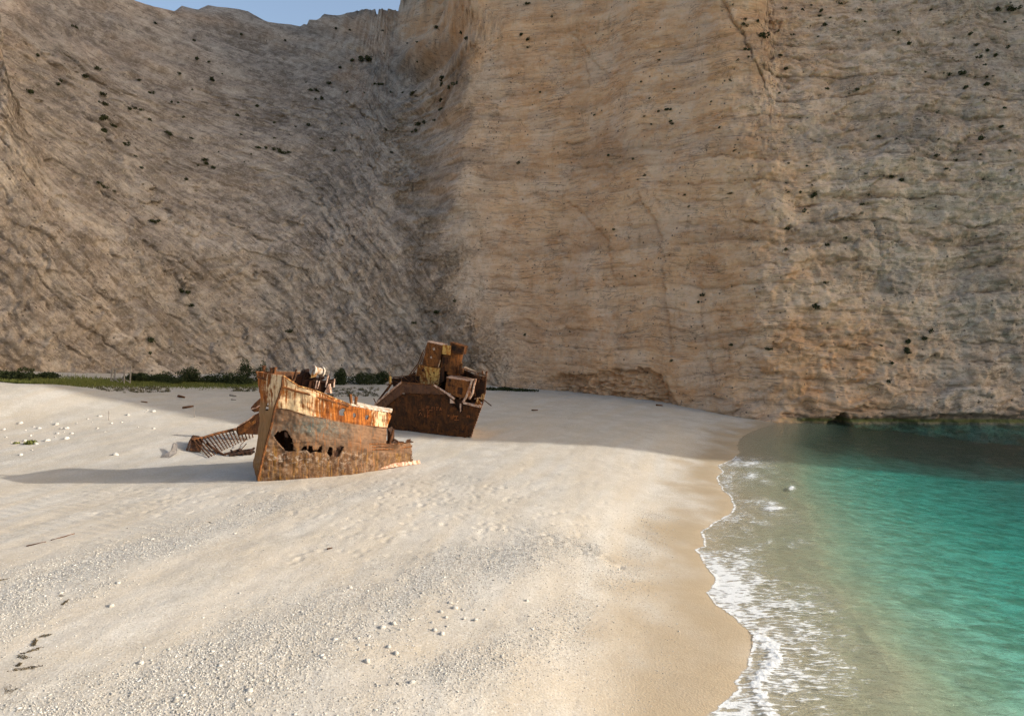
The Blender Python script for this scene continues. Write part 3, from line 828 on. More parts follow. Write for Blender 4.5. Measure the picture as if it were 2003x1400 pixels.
# hull plating: painted bands by height on the hull
m = NT('weathered_hull_plating', .85, .2)
o = m.obj(); bd = m.attr('band')
v = m.noise(m.mapped(m.attr('huv', True), (5.0, .42, 1)), 1.0, 7, .68, .7)
v2 = m.noise(m.mapped(m.attr('huv', True), (10.0, .7, 1)), 1.0, 6, .7, .5)
a = m.noise(o, .9, 6, .65, .5); b = m.noise(o, 3.6, 7, .72, .3); c2 = m.noise(o, 9, 5, .7)
up = m.mix(m.ramp(v, [(.40, 0.0), (.56, 1.0)]), (.40, .130, .022), (.15, .045, .012))
f = m.math('ADD', m.math('MULTIPLY', v2, .75), m.math('MULTIPLY', a, .5))
f = m.math('ADD', f, m.math('MULTIPLY', m.attr('whiter'), .10))
up = m.mix(m.ramp(f, [(.69, 0.0), (.78, 1.0)]), up, (.70, .52, .31))
up = m.mix(m.ramp(b, [(.60, 0.0), (.68, .7)]), up, (.60, .27, .05))
md = m.mix(m.ramp(a, [(.40, 0.0), (.58, 1.0)]), (.115, .070, .043), (.20, .112, .062))
md = m.mix(m.math('MULTIPLY', m.attr('teal'), m.ramp(b, [(.40, .2), (.58, 1.0)])), md, (.105, .125, .115))
md = m.mix(m.math('MULTIPLY', m.attr('teal'), m.ramp(c2, [(.60, .0), (.68, .8)])), md, (.42, .46, .36))
md = m.mix(m.ramp(v2, [(.56, 0.0), (.68, .75)]), md, (.32, .135, .045))
md = m.mix(m.ramp(b, [(.34, .7), (.42, 0.0)]), md, (.10, .06, .035))
lw = m.mix(m.ramp(a, [(.40, 0.0), (.55, 1.0)]), (.072, .034, .016), (.145, .078, .038))
lw = m.mix(m.ramp(v, [(.52, 0.0), (.62, .8)]), lw, (.27, .135, .025))
lw = m.mix(m.ramp(v2, [(.36, .75), (.46, 0.0)]), lw, (.075, .042, .024))
lw = m.mix(m.ramp(v2, [(.56, 0.0), (.64, .5)]), lw, (.33, .25, .17))
lw = m.mix(m.math('MULTIPLY', m.attr('barnacle'), m.ramp(b, [(.50, 0.0), (.60, .85)])), lw, (.38, .31, .245))
lw = m.mix(m.ramp(c2, [(.36, .75), (.45, 0.0)]), lw, (.08, .05, .025))
col = m.mix(m.ramp(bd, [(.30, 0.0), (.45, 1.0)]), lw, md)
col = m.mix(m.ramp(bd, [(.66, 0.0), (.68, 1.0)], 'LINEAR'), col, up)
col = m.mix(m.attr('tan'), col, m.mix(m.ramp(v2, [(.4, 0.0), (.6, 1.0)]), (.22, .115, .045), (.30, .175, .08)))
col = m.mix(m.math('MULTIPLY', m.ramp(v2, [(.55, 0.0), (.66, .65)]), m.ramp(bd, [(.5, 1.0), (.66, .2)])), col, (.27, .095, .025))
M_hull = m.done(col, m.bump(c2, .3, .02, m.bump(b, .3, .03)))
M_wood = rust('bleached_timber', (.20, .17, .14), (.32, .28, .24), (.40, .36, .30), sc_=2)

# ---------------------------------------------------------------- mesh pieces
class MB:
    """collects shapes for ONE mesh"""
    def __init__(s, base): s.v = []; s.f = []; s.base = np.asarray(base, float)
    def add(s, v, f):
        n = len(s.v); s.v += [np.asarray(q, float) - s.base for q in v]; s.f += [tuple(i + n for i in q) for q in f]; return s
    def prism(s, pts, back):
        """solid from a planar outline pushed back by a vector"""
        k = len(pts); b = [np.asarray(p) + np.asarray(back) for p in pts]
        return s.add(list(pts) + b, [tuple(range(k)), tuple(range(2 * k - 1, k - 1, -1))] + [(i, i + k, (i + 1) % k + k, (i + 1) % k) for i in range(k)])
    def bar(s, a, b, r=.06, r2=None, n=6):
        a = np.asarray(a, float); b = np.asarray(b, float); r2 = r if r2 is None else r2
        d = b - a; L = np.linalg.norm(d); d /= L
        u = np.cross(d, (0, 0, 1) if abs(d[2]) < .9 else (1, 0, 0)); u /= np.linalg.norm(u); w = np.cross(d, u)
        va = [a + r * (math.cos(t) * u + math.sin(t) * w) for t in np.arange(n) * 2 * math.pi / n]
        vb = [b + r2 * (math.cos(t) * u + math.sin(t) * w) for t in np.arange(n) * 2 * math.pi / n]
        return s.add(va + vb, [tuple(range(n - 1, -1, -1)), tuple(range(n, 2 * n))] + [(i, (i + 1) % n, (i + 1) % n + n, i + n) for i in range(n)])
    def path(s, pts, r=.06, n=6):
        for a, b in zip(pts[:-1], pts[1:]): s.bar(a, b, r, None, n)
        return s
    def cyl(s, a, b, r, n=16): return s.bar(a, b, r, None, n)
    def box(s, c, x, y, z_):
        c, x, y, z_ = [np.asarray(q, float) for q in (c, x, y, z_)]
        v = [c + i * x + j * y + k * z_ for i in (-1, 1) for j in (-1, 1) for k in (-1, 1)]
        return s.add(v, [(0, 1, 3, 2), (4, 6, 7, 5), (0, 4, 5, 1), (2, 3, 7, 6), (0, 2, 6, 4), (1, 5, 7, 3)])
    def build(s, name, mat, parent=None, smooth=False, bevel=0.0, noise_=0.0):
        me = bpy.data.meshes.new(name)
        me.from_pydata([tuple(q) for q in s.v], [], s.f); me.update()
        bm = bmesh.new(); bm.from_mesh(me); bmesh.ops.recalc_face_normals(bm, faces=bm.faces)
        if bevel: bmesh.ops.bevel(bm, geom=list(bm.edges), offset=bevel, segments=1, affect='EDGES', clamp_overlap=True)
        bm.to_mesh(me); bm.free()
        if smooth: me.polygons.foreach_set('use_smooth', np.ones(len(me.polygons), bool))
        me.materials.append(mat)
        return link(name, me, parent)
def inside(px, py, poly):
    poly = np.asarray(poly, float); r = np.zeros(np.shape(px), bool)
    j = len(poly) - 1
    for i in range(len(poly)):
        xi, yi = poly[i]; xj, yj = poly[j]
        c = ((yi > py) != (yj > py)) & (px < (xj - xi) * (py - yi) / (yj - yi + 1e-12) + xi)
        r ^= c; j = i
    return r

# ================================================================== BOW SECTION
bow0 = at1(505, 941)
bow = empty('shipwreck_bow', tuple(bow0))
tag(bow, 'rusted bow section of the wrecked ship with orange streaked white upper band', 'shipwreck', 'halves of the wrecked ship')
stem_px = np.array([(554, 735), (552, 755), (547, 772), (538, 797), (531, 832), (521, 868), (512, 905), (504.5, 941)], float)
def by(row): return np.array(row, float)
def lerp_poly(row, n):
    row = np.asarray(row, float)
    L = np.concatenate([[0], np.cumsum(np.hypot(*np.diff(row, axis=0).T))])
    q = np.linspace(0, L[-1], n)
    # smooth resample
    return np.stack([np.interp(q, L, row[:, 0]), np.interp(q, L, row[:, 1])], 1)
sand_line = [(504.5, 941), (573, 935), (629, 929.6), (684, 924), (749, 915.7), (806, 909)]
sl_w = at([q[0] for q in sand_line], [q[1] for q in sand_line])
def Ybase(px): return np.interp(px, [q[0] for q in sand_line], sl_w[:, 1])
def hull_patch(rows, nu, nvs, endx, base_rows=None):
    """rows: outlines in the picture; the depth follows the ship's plan: list to starboard, full in the middle"""
    out = []
    rs = [lerp_poly(r_, nu) for r_ in rows]
    for k, (r0, r1) in enumerate(zip(rs[:-1], rs[1:])):
        for t in np.linspace(0, 1, nvs[k], endpoint=False): out.append(r0 * (1 - t) + r1 * t)
    out.append(rs[-1])
    g = np.stack(out)                       # rows x cols x 2
    u = np.linspace(0, 1, nu)[None, :]
    bx_ = 504.5 + (endx - 504.5) * u
    bpy_ = np.interp(bx_, [q[0] for q in sand_line], [q[1] for q in sand_line])
    Yb = Ybase(bx_)
    hgt = (bpy_ - g[..., 1]) / F * Yb
    Yv = Yb - .16 * hgt - .75 * np.sin(np.pi * np.clip(u * endx / 806, 0, 1)) - .35 * np.sin(np.pi * u) * (hgt / 7)
    return g, P(g[..., 0], g[..., 1], Yv), hgt
def hull_mesh(name, g, w, holes, parent, tear=None, tanw=None, mat=None, flip=False):
    nr, nc = g.shape[:2]
    px, py = g[..., 0], g[..., 1]
    jx = px + 1.5 * fbm(px / 5, py / 5, o=3, seed=701); jy = py + 1.5 * fbm(px / 5, py / 5, o=3, seed=711)
    kill = np.zeros(px.shape, bool)
    for h in holes: kill |= inside(jx, jy, h)
    if tear is not None: kill |= tear(jx, jy)
    # dents
    du = np.gradient(w, axis=1); dv = np.gradient(w, axis=0)
    n = np.cross(du.reshape(-1, 3), dv.reshape(-1, 3)); n /= np.linalg.norm(n, axis=1)[:, None] + 1e-9
    n = n.reshape(w.shape)
    w = w + n * (.09 * fbm(px / 30, py / 24, o=3, seed=721) + .014 * fbm(px / 9, py / 8, o=2, seed=731))[..., None]
    f = grid_faces(nr, nc)
    f = f[~kill.ravel()[f].any(1)]
    band = np.interp(py - np.interp(px, [500, 538, 564, 592, 629, 658, 712, 757, 820], [797, 797, 801, 809, 816.5, 823, 831, 836, 842]), [-60, 0, 38, 75, 110], [1.0, .67, .47, .38, .1]) - .0
    band = np.where(py - np.interp(px, [500, 560, 600, 680, 760, 830], [872, 876, 878, 882, 886, 886]) > 0, np.minimum(band, .33), band)
    band = band + .05 * fbm(px / 12, py / 12, o=3, seed=741) * (band < .6)
    whiter = np.clip(1.6 * np.exp(-((px - 570) / 45) ** 2) + 1.5 * np.exp(-((px - 740) / 20) ** 2) + .6 * np.exp(-((px - 610) / 30) ** 2) - .6 * np.exp(-((px - 700) / 30) ** 2), -1, 2)
    teal = np.exp(-((px - 620) / 60) ** 2 - ((py - 835) / 22) ** 2) + .6 * np.exp(-((px - 528) / 10) ** 2 - ((py - 870) / 60) ** 2)
    barn = np.exp(-((px - 600) / 90) ** 2 - ((py - 893) / 14) ** 2) * 1.2 + .25
    huv = np.stack([(px - 500) / 28.0, (py - 730) / 28.0, 0 * px], -1)
    tn = np.zeros(px.shape) if tanw is None else tanw
    me = mesh_from(name, w.reshape(-1, 3) - bow0, f if flip else f[:, ::-1], mat or M_hull, True, {'band': band.ravel(), 'whiter': whiter.ravel(), 'teal': np.clip(teal, 0, 1).ravel(), 'barnacle': np.clip(barn, 0, 1).ravel(), 'huv': huv.reshape(-1, 3), 'tan': tn.ravel()})
    ob = link(name, me, parent)
    me.materials.append(M_dark)
    md = ob.modifiers.new('plate', 'SOLIDIFY'); md.thickness = .07; md.offset = 0; md.material_offset = 1
    return ob
r0 = [(554, 735), (569, 745), (584, 755), (617, 764), (647, 776), (684, 791), (726, 800), (767, 807)]
r1 = [(552, 755), (565, 759), (580, 764), (601, 769), (638, 780), (684, 795.5), (725, 804), (766, 812)]
r2 = [(538, 797), (564, 800), (592, 809), (629, 816.5), (658, 823), (712, 831), (757, 836.5)]
r3 = [(521, 868), (560, 866), (643, 862), (703, 866), (759, 868)]
gu, wu, hu = hull_patch([r0, r1, r2, r3], 230, [20, 44, 66], 757)
holes = [[(537, 850), (543, 845), (552, 843), (559, 841), (565, 850), (571, 858), (573, 880), (560, 880), (552, 875), (546, 866), (539, 858)],
         [(690.5, 815), (691, 809.5), (694.5, 808.5), (696, 811), (693.5, 815.5)], [(714, 818.5), (715, 813.5), (719, 812), (720.5, 814.5), (717.5, 819)],
         [(663, 806), (668, 797.5), (675, 799), (672, 811), (665, 812)]]
def tear_u(x, y):
    top = np.interp(x, [q_[0] for q_ in r0], [q_[1] for q_ in r0])
    return ((y < top + 1.0 + 3.5 * np.clip(noise(x / 3.0, 0 * x, 0, 751), 0, 1)) & (x > 590)) | ((x > 763.0 + 2.2 * noise(y / 2.2, 0 * y, 0, 752)) & (y < 812)) | ((x > 755.5 + 2.0 * noise(y / 2.5, 0 * y, 0, 753)) & (y > 838))
def tear_l(x, y):
    return (x > 806 + 3 * noise(y / 3.0, 0 * y, 0, 754)) & (y < 899) | ((x > 762) & (y < 866.5 + 2.5 * noise(x / 2.5, 0 * x, 0, 755)))
hull_mesh('upper_hull', gu, wu, holes, bow, tear_u)
r3l = [(521, 868), (560, 866), (643, 862), (703, 866), (759, 868), (809, 864.5)]
r4 = [(516, 890), (580, 884), (660, 882), (740, 880), (807, 878)]
r5 = sand_line
r6 = [(502, 953), (573, 948), (629, 942), (684, 936), (749, 928), (806, 921)]
gl_, wl_, hl_ = hull_patch([r3l, r4, r5, r6], 250, [20, 50, 12], 806)
holes_l = [[(546, 866), (572, 866), (573, 880), (580, 882), (566, 883), (558, 881)], [(600, 881), (606, 878), (612, 880), (622, 880), (622, 882), (606, 884)], [(588, 881), (594, 873), (600, 873), (600, 880)], [(601, 882), (605, 872), (610, 872), (611, 884), (606, 885)],
           [(620, 884), (625, 873), (629, 873), (629, 883), (624, 885)], [(640, 886), (643, 874), (649, 874), (649, 889), (645, 892)], [(654, 890), (659, 874), (666, 871), (671, 872), (668, 882), (660, 893), (655, 893)]]
hull_mesh('lower_hull', gl_, wl_, holes_l, bow, tear_l)
# port bow: the narrow flaring side left of the stem, broken off a few metres back
sil = [(501.5, 726), (503, 735), (506, 757), (511, 781), (508, 809), (506, 846), (503.5, 876), (496, 902), (498.5, 917), (504, 941), (502, 953)]
stm = [(554, 735), (552, 755), (549, 765), (541, 788), (536, 812), (528, 846), (518.5, 876), (512.5, 902), (508.5, 920), (504.5, 941), (502.5, 953)]
rows_w, rows_p = [], []
q = np.linspace(0, 1, 22)
for k, (a, b) in enumerate(zip(stm, sil)):
    hgt = max(0, (941 - a[1]) / F * 46)
    Ys = bow0[1] - .16 * hgt
    pa, pb = P(np.array(a[0]), np.array(a[1]), Ys), P(np.array(b[0]), np.array(b[1]), Ys + .28 * hgt * .5 + .3)
    pc = pb + np.array((.3 + .25 * hgt, 2.2 + .1 * hgt, -.35 if k else -.2))
    row = [pa * (1 - t) + pb * t + np.array((-.05, -.18, 0)) * math.sin(math.pi * t) * hgt / 7 for t in np.linspace(0, 1, 16)] + [pb * (1 - t) + pc * t for t in np.linspace(.08, 1, 12)]
    rows_w.append(row)
rw = np.array(rows_w)
tt = np.linspace(0, len(rw) - 1, 110)
i0_ = np.minimum(tt.astype(int), len(rw) - 2); fr2 = (tt - i0_)[:, None, None]
rw = rw[i0_] * (1 - fr2) + rw[i0_ + 1] * fr2
gpx, gpy = proj(rw)
gp = np.stack([gpx, gpy], -1)
tanw = sstep(777, 790, gpy - (gpx - 510) * .45) * sstep(935, 880, gpy) * .9
hull_mesh('port_bow', gp, rw, [[(521, 800), (521.5, 792), (523, 789), (524.5, 793), (524.5, 800), (523, 803)]], bow, tanw=tanw, flip=True)
def bp(px, py, off=0.0):
    """a point on the starboard side of the bow (off: metres towards the viewer)"""
    g_, w_ = (gu, wu) if py < 866 or px < 521 else (gl_, wl_)
    i = np.unravel_index(np.argmin((g_[..., 0] - px) ** 2 + (g_[..., 1] - py) ** 2), g_.shape[:2])
    Yv = w_[i][1] - off
    return P(np.array(float(px)), np.array(float(py)), Yv)
MB(bow0).path([bp(x, y, .06) for x, y in stem_px[:6]], .09).build('stem_post', M_dark, bow)
MB(bow0).path([bp(x, y, .05) for x, y in [(521, 868), (512, 905), (505, 938)]], .085).build('stem_foot', M_rust, bow)
MB(bow0).path([bp(x, y, .05) for x, y in [(552, 756), (565, 760), (580, 765), (601, 770), (638, 781), (682, 794)]], .085).build('rubbing_strake', M_rust, bow)
MB(bow0).path([P(np.array(a), np.array(b), bow0[1] - .95 + .2 * k_) for k_, (a, b) in enumerate([(552., 756.), (540., 751.), (522., 743.), (503., 736.)])], .08).build('rubbing_strake', M_rust, bow)
MB(bow0).path([bp(x, y, .03) for x, y in [(554, 735), (569, 745), (584, 755), (617, 764), (647, 776), (684, 791)]], .06).build('bulwark_rail', M_orange, bow)
MB(bow0).path([bp(x, y, .03) for x, y in [(538, 798), (564, 801), (592, 810), (629, 817.5), (658, 824), (712, 832), (757, 837)]], .035).build('paint_seam', M_dark, bow)
for k, ln_ in enumerate([[(722, 868), (745, 868), (770, 869)], [(728, 873.5), (750, 873), (769, 872.5)], [(728, 879), (750, 878.5), (772, 878), (790, 875), (806, 873)], [(772, 868), (790, 866), (808, 864)]]):
    MB(bow0).path([bp(x, y, .04) for x, y in ln_], .045).build('side_rib', M_rust, bow)
# deck inside the bulwark and the strip near the break, painted pale as sunlit
dk = [bp(684, 790) + np.array((0, .25, 0)), bp(726, 799) + np.array((0, .25, 0)), bp(765, 805) + np.array((0, .25, 0))]
dk2 = [p_ + np.array((-.1, .9, .10)) for p_ in dk]
MB(bow0).prism([*dk, *dk2[::-1]], (0, 0, -.12)).build('after_deck', M_white, bow, bevel=.01)
fd = [bp(x, y) + np.array((0, .3, -.3)) for x, y in [(556, 741), (584, 757), (617, 767), (647, 779), (680, 790)]]
fb = [p_ + np.array((-.8 - .25 * i, 2.0 + .25 * i, -.1)) for i, p_ in enumerate(fd)]
MB(bow0).prism([*fd, *fb[::-1]], (0, 0, -.14)).build('foredeck', M_dark, bow)
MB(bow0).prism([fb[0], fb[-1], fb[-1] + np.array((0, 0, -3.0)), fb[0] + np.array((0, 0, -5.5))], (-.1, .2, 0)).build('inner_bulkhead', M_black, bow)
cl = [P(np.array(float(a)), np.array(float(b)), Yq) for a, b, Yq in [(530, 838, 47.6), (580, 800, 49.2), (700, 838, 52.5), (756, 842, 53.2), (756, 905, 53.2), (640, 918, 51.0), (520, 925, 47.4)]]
MB(bow0).prism(cl, (-.1, .15, 0)).build('hole_backing', M_black, bow)  # added black sheet, stops daylight showing through the hull holes
# windlass wreckage on the foredeck
def wp(px, py, Y=47.4): return P(np.array(float(px)), np.array(float(py)), Y)
wind = MB(bow0)
for a, b, r_ in [((612, 764), (616, 728), .12), ((640, 768), (643, 736), .10), ((625, 768), (627, 735), .1), ((600, 760), (634, 738), .09), ((608, 745), (645, 748), .12), ((580, 742), (600, 727), .1), ((590, 755), (598, 724), .09), ((650, 757), (655, 742), .07), ((640, 745), (656, 741), .07), ((574, 742), (580, 722), .06), ((600, 735), (612, 720), .08)]:
    wind.bar(wp(*a), wp(*b), r_)
for a, r_ in [((590, 741), .34), ((602, 748), .36), ((616, 752), .42), ((584, 750), .26), ((629, 757), .38), ((606, 731), .22), ((647, 751), .2), ((596, 729), .2)]:
    c_ = wp(*a, 47.7); wind.box(c_, (r_, .12, .05), (-.1, r_ * .8, .06), (.08, 0, r_ * (.8 + .3 * random.random())))
wd = wind.build('windlass', M_black, bow)
dr = MB(bow0)
c0_, c1_ = wp(613, 724, 47.0), wp(629, 727, 47.4)
dr.cyl(c0_, c1_, .27, 14).cyl(wp(611, 723.5, 46.95), wp(614, 724.3, 47.05), .36, 14).cyl(wp(628, 727, 47.35), wp(631, 727.5, 47.45), .36, 14)
dr.build('drum', M_white, wd, bevel=.02)
MB(bow0).box(wp(614, 733, 46.9), (.16, .02, .03), (0, .08, 0), (.03, 0, .17)).build('bracket', M_orange, wd)
for a, b in [((637, 757), (642, 733)), ((617, 760), (620, 744)), ((621, 760), (625, 745)), ((653, 757), (654, 741))]:
    MB(bow0).bar(wp(*a, 46.9), wp(*b, 46.9), .05).build('stanchion', M_pink, wd)
MB(bow0).prism([wp(634, 768, 46.8), wp(643, 751, 46.8), (wp(646, 769, 46.8))], (.05, .3, 0)).build('gusset_plate', M_pink, wd)
for a, b in [((516, 728), (516.5, 716)), ((531, 730), (531, 720)), ((537, 730), (538, 719))]:
    MB(bow0).cyl(wp(*a, 46.3), wp(*b, 46.3), .10).cyl(wp(b[0], b[1] + 1.5, 46.3), wp(b[0], b[1] - 1, 46.3), .14).build('bollard', M_dark, bow)
for a, b in [((684, 791), (685, 771)), ((692, 792), (697, 776))]:
    MB(bow0).bar(bp(*a) + np.array((0, .5, 0)), P(np.array(float(b[0])), np.array(float(b[1])), bp(*a)[1] + .5), .09, .12).build('bulwark_stay', M_rust, bow)
# torn pieces at the after break
e0 = bp(760, 866)
def ep(px, py, d=0.5): return P(np.array(float(px)), np.array(float(py)), e0[1] + d)
MB(bow0).prism([ep(758, 838), ep(763, 846), ep(764, 869), ep(757, 868)], (.1, 1.2, 0)).build('torn_frame', M_black, bow)
MB(bow0).bar(ep(762, 868), ep(770, 839), .14, .09).build('bent_frame', M_dark, bow)
MB(bow0).path([ep(766, 863, .9), ep(772, 859, .9), ep(778, 863, .9), ep(781, 868, .9)], .07).build('bent_pipe', M_dark, bow)
MB(bow0).box(ep(799, 862, .4), (.14, .05, .02), (0, .14, 0), (.02, 0, .11)).bar(ep(793, 863, .4), ep(806, 862, .4), .025).build('cleat', M_dark, bow)
lw0 = at1(806, 908)
MB(bow0).prism([bp(740, 917) + np.array((0, -.12, .0)), bp(770, 905) + np.array((0, -.1, 0)), P(np.array(817.), np.array(900.), lw0[1]), P(np.array(819.), np.array(907.), lw0[1])], (.1, .35, -.05)).build('bilge_plate', M_pink, bow)
# far side of the lower hull, low and torn, so the wreck is a shell and not a sheet
fl = [bp(x, y) for x, y in [(600, 872), (660, 872), (720, 868), (759, 870), (806, 868)]]
fo = np.array((-1.2, 3.6, 0))
far = [p_ + fo + np.array((0, 0, -.5 + .5 * math.sin(i * 2.3))) for i, p_ in enumerate(fl)]
lowp = [np.array((p_[0], p_[1], 1.2)) for p_ in far]
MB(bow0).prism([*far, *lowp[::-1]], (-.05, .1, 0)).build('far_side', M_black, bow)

# ================================================================== STERN SECTION
st0 = at1(921, 857)
stern = empty('shipwreck_stern', tuple(st0))
tag(stern, 'dark rusted stern section with its tilted deckhouse tower and boxy cabins', 'shipwreck', 'halves of the wrecked ship')
YR, YL = at1(921, 857)[1], at1(758, 838)[1]
def S_(px, py, d=0.0):
    """a point on the broad side of the stern section, d metres behind it"""
    Y0 = YR + (921 - px) / 163.0 * (YL - YR) - .10 * (850 - py) / F * 66
    return P(np.array(float(px)), np.array(float(py)), Y0 + d)
def SP(pts, d=0.0): return [S_(a, b, d) for a, b in pts]
BK = np.array((.12, 1.0, 0))
def panel(name, pts, d, thick, mat, parent=None, bevel=.02, back=None):
    return MB(st0).prism(SP(pts, d), (BK if back is None else np.asarray(back)) * thick).build(name, mat, parent or stern, bevel=bevel)
# broad side as a dense plate with seams and torn foot
def dense_plate(name, pts, d, mat, nx=110, ny=70, thick=.12):
    pts = np.asarray(pts, float)
    x0, y0 = pts.min(0) - 1; x1, y1 = pts.max(0) + 1
    gx_, gy_ = np.meshgrid(np.linspace(x0, x1, nx), np.linspace(y0, y1, ny))
    jx = gx_ + .9 * fbm(gx_ / 4, gy_ / 4, o=3, seed=801); jy = gy_ + .9 * fbm(gx_ / 4, gy_ / 4, o=3, seed=811)
    keep = inside(jx, jy, pts)
    w = np.array([[S_(a, b, d) for a, b in zip(ra, rb)] for ra, rb in zip(gx_, gy_)])
    w[..., 1] += .12 * fbm(gx_ / 22, gy_ / 22, o=3, seed=821) - .05 * (np.abs((gx_ - 857 + (gy_ - 800) * .05)) < 1.2)
    f = grid_faces(ny, nx); f = f[keep.ravel()[f].all(1)]
    ob = link(name, mesh_from(name, w.reshape(-1, 3) - st0, f, mat, True), stern)
    md = ob.modifiers.new('plate', 'SOLIDIFY'); md.thickness = thick; md.offset = 0
    return ob
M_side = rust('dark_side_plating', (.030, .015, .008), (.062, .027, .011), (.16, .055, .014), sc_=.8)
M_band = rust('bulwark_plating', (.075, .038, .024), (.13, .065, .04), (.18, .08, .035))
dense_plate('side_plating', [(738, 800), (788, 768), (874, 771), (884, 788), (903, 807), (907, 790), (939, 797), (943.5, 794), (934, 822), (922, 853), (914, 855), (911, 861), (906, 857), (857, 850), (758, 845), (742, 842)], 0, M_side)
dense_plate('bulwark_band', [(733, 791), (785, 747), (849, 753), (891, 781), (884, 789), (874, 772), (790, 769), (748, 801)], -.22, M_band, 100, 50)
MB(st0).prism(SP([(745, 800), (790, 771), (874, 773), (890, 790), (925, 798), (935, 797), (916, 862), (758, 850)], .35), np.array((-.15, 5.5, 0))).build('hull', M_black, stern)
MB(st0).prism(SP([(939, 797), (943.5, 793), (922, 856), (918, 857)], .1), np.array((-.02, 5.2, 0))).build('quarter_plating', M_pink, stern, bevel=.02)
MB(st0).path(SP([(733, 791), (762, 766), (785, 747.5)], -.35), .10).build('coaming', M_pink, stern)
MB(st0).path(SP([(785, 747.5), (815, 750), (849, 753)], -.3), .06).build('rail', M_rust, stern)
MB(st0).path(SP([(849, 753), (868, 765), (889, 780)], -.35), .10).build('coaming', M_pink, stern)
panel('torn_flap', [(880, 779), (888, 786), (889, 789), (880, 788.5)], -.45, .15, M_pink)
panel('torn_flap', [(899, 789), (902, 789), (901.5, 805), (899.5, 806)], -.5, .12, M_pink)
panel('torn_flap', [(928, 791), (934, 779), (943, 792)], -.4, .15, M_orange)
panel('ledge', [(906, 786), (912, 788), (940, 794.5), (939, 797.5), (906, 790)], -.45, .5, M_pink)
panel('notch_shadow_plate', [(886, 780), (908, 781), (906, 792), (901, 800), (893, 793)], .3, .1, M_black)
# fallen foot plates
for a in ([(857, 845), (858, 851), (875, 853), (876, 849)],): panel('foot_plate', a, -.15, .15, M_dark)
for a, b in [((895, 832), (894, 850)), ((857, 828), (856, 846)), ((912, 838), (910, 857))]: MB(st0).bar(S_(*a, -.1), S_(*b, -.1), .05).build('side_rib', M_dark, stern)
# lower cabin with yellow flaking paint
lc = panel('lower_cabin', [(818, 713), (861, 720), (859, 748), (857, 756), (809, 752)], 1.3, 2.6, M_orange)
for cx_, cy_ in [(827.5, 724), (842, 732), (850, 729)]:
    MB(st0).cyl(S_(cx_, cy_, 1.27), S_(cx_, cy_, 1.34), .11, 12).build('porthole', M_black, lc)
M_yel = rust('yellow_flaking_paint', (.25, .09, .02), (.45, .19, .04), (.5, .2, .04), (.56, .36, .11), .6)
MB(st0).prism(SP([(831, 716.5), (859, 721), (857, 743), (846, 746), (833, 738)], 1.27), BK * .03).build('paint_patch', M_yel, lc)
MB(st0).prism(SP([(861, 721), (869, 716), (868, 745), (858, 752)], 1.4), BK * 1.6).build('side_recess', M_black, stern)
panel('gap_backing', [(846, 722), (905, 722), (946, 742), (944, 786), (905, 788), (850, 758)], 2.7, .2, M_black)  # added black sheet that makes the gap between the cabins dark
# wheelhouse tower
tw_ = panel('wheelhouse', [(836, 668.5), (866, 675), (857.5, 718.5), (826, 713.5)], 1.2, 2.0, M_rust)
MB(st0).prism(SP([(835.5, 667), (866.5, 673.5), (866, 675.5), (836, 669)], 1.1), BK * 2.2).build('roof_edge', M_pink, tw_)
for cx_, cy_, r_ in [(849, 682, .15), (843.5, 699, .11)]:
    MB(st0).cyl(S_(cx_, cy_, 1.16), S_(cx_, cy_, 1.24), r_, 12).build('window', M_white, tw_)  # white discs painted for the daylight seen through the tower's portholes
MB(st0).path(SP([(857.5, 718), (861.5, 704)], 1.1), .05).build('corner_strip', M_white, tw_)
panel('signal_plate', [(866, 674), (881.5, 676.5), (880, 695), (864, 692)], 1.0, .3, M_yel)
panel('tower_core', [(866, 694), (882, 696), (878, 728), (860, 722)], 1.5, 1.6, M_dark)
cap = panel('funnel_cap', [(881, 671), (908.5, 679), (905, 693.5), (880.5, 690)], 1.3, 1.8, M_dark)
MB(st0).prism(SP([(880, 669), (909, 677.5), (908.5, 679.5), (881, 671.5)], 1.2), BK * 2.0).build('cap_edge', M_rust, cap)
MB(st0).cyl(S_(893, 689, 2.2), S_(886.5, 732, 2.2), .66, 20).build('funnel', M_rust, stern, smooth=False)
panel('torn_flap', [(899, 705), (905, 711), (903, 722), (897, 728)], 1.6, .1, M_orange)
panel('torn_flap', [(897, 716), (907, 722), (905, 732), (897, 731)], 1.4, .4, M_dark)
# aft cabin
ac = panel('aft_cabin', [(874, 738), (917.5, 744.5), (911, 780.5), (869.5, 770)], -.1, 2.2, M_rust)
MB(st0).prism([S_(873, 737.5, -.2), S_(918.5, 744, -.2), S_(932, 741.5, 2.4), S_(888, 732, 2.4)], (0, 0, -.07)).build('roof', M_pink, ac)
for cx_, cy_, r_ in [(880.5, 744, .13)]: MB(st0).cyl(S_(cx_, cy_, -.14), S_(cx_, cy_, -.02), r_, 14).build('porthole', M_black, ac)
MB(st0).prism(SP([(876, 751.5), (889, 754.5), (889, 756), (876, 753)], -.13), BK * .05).build('slot', M_black, ac)
MB(st0).prism(SP([(876, 768), (882, 769.5), (881, 772), (876, 771)], -.16), BK * .08).build('bracket', M_white, ac)
for pts in ([(924, 742), (919, 758), (912, 776), (905, 787)], [(931, 741), (927, 756), (925, 768), (918, 780)]):
    MB(st0).path(SP(pts, -.3), .11).build('davit', M_pink, stern)
panel('gallery_recess', [(927, 742), (950, 736), (948, 771), (936, 780), (927, 775)], .8, .2, M_black)
g_ = MB(st0)
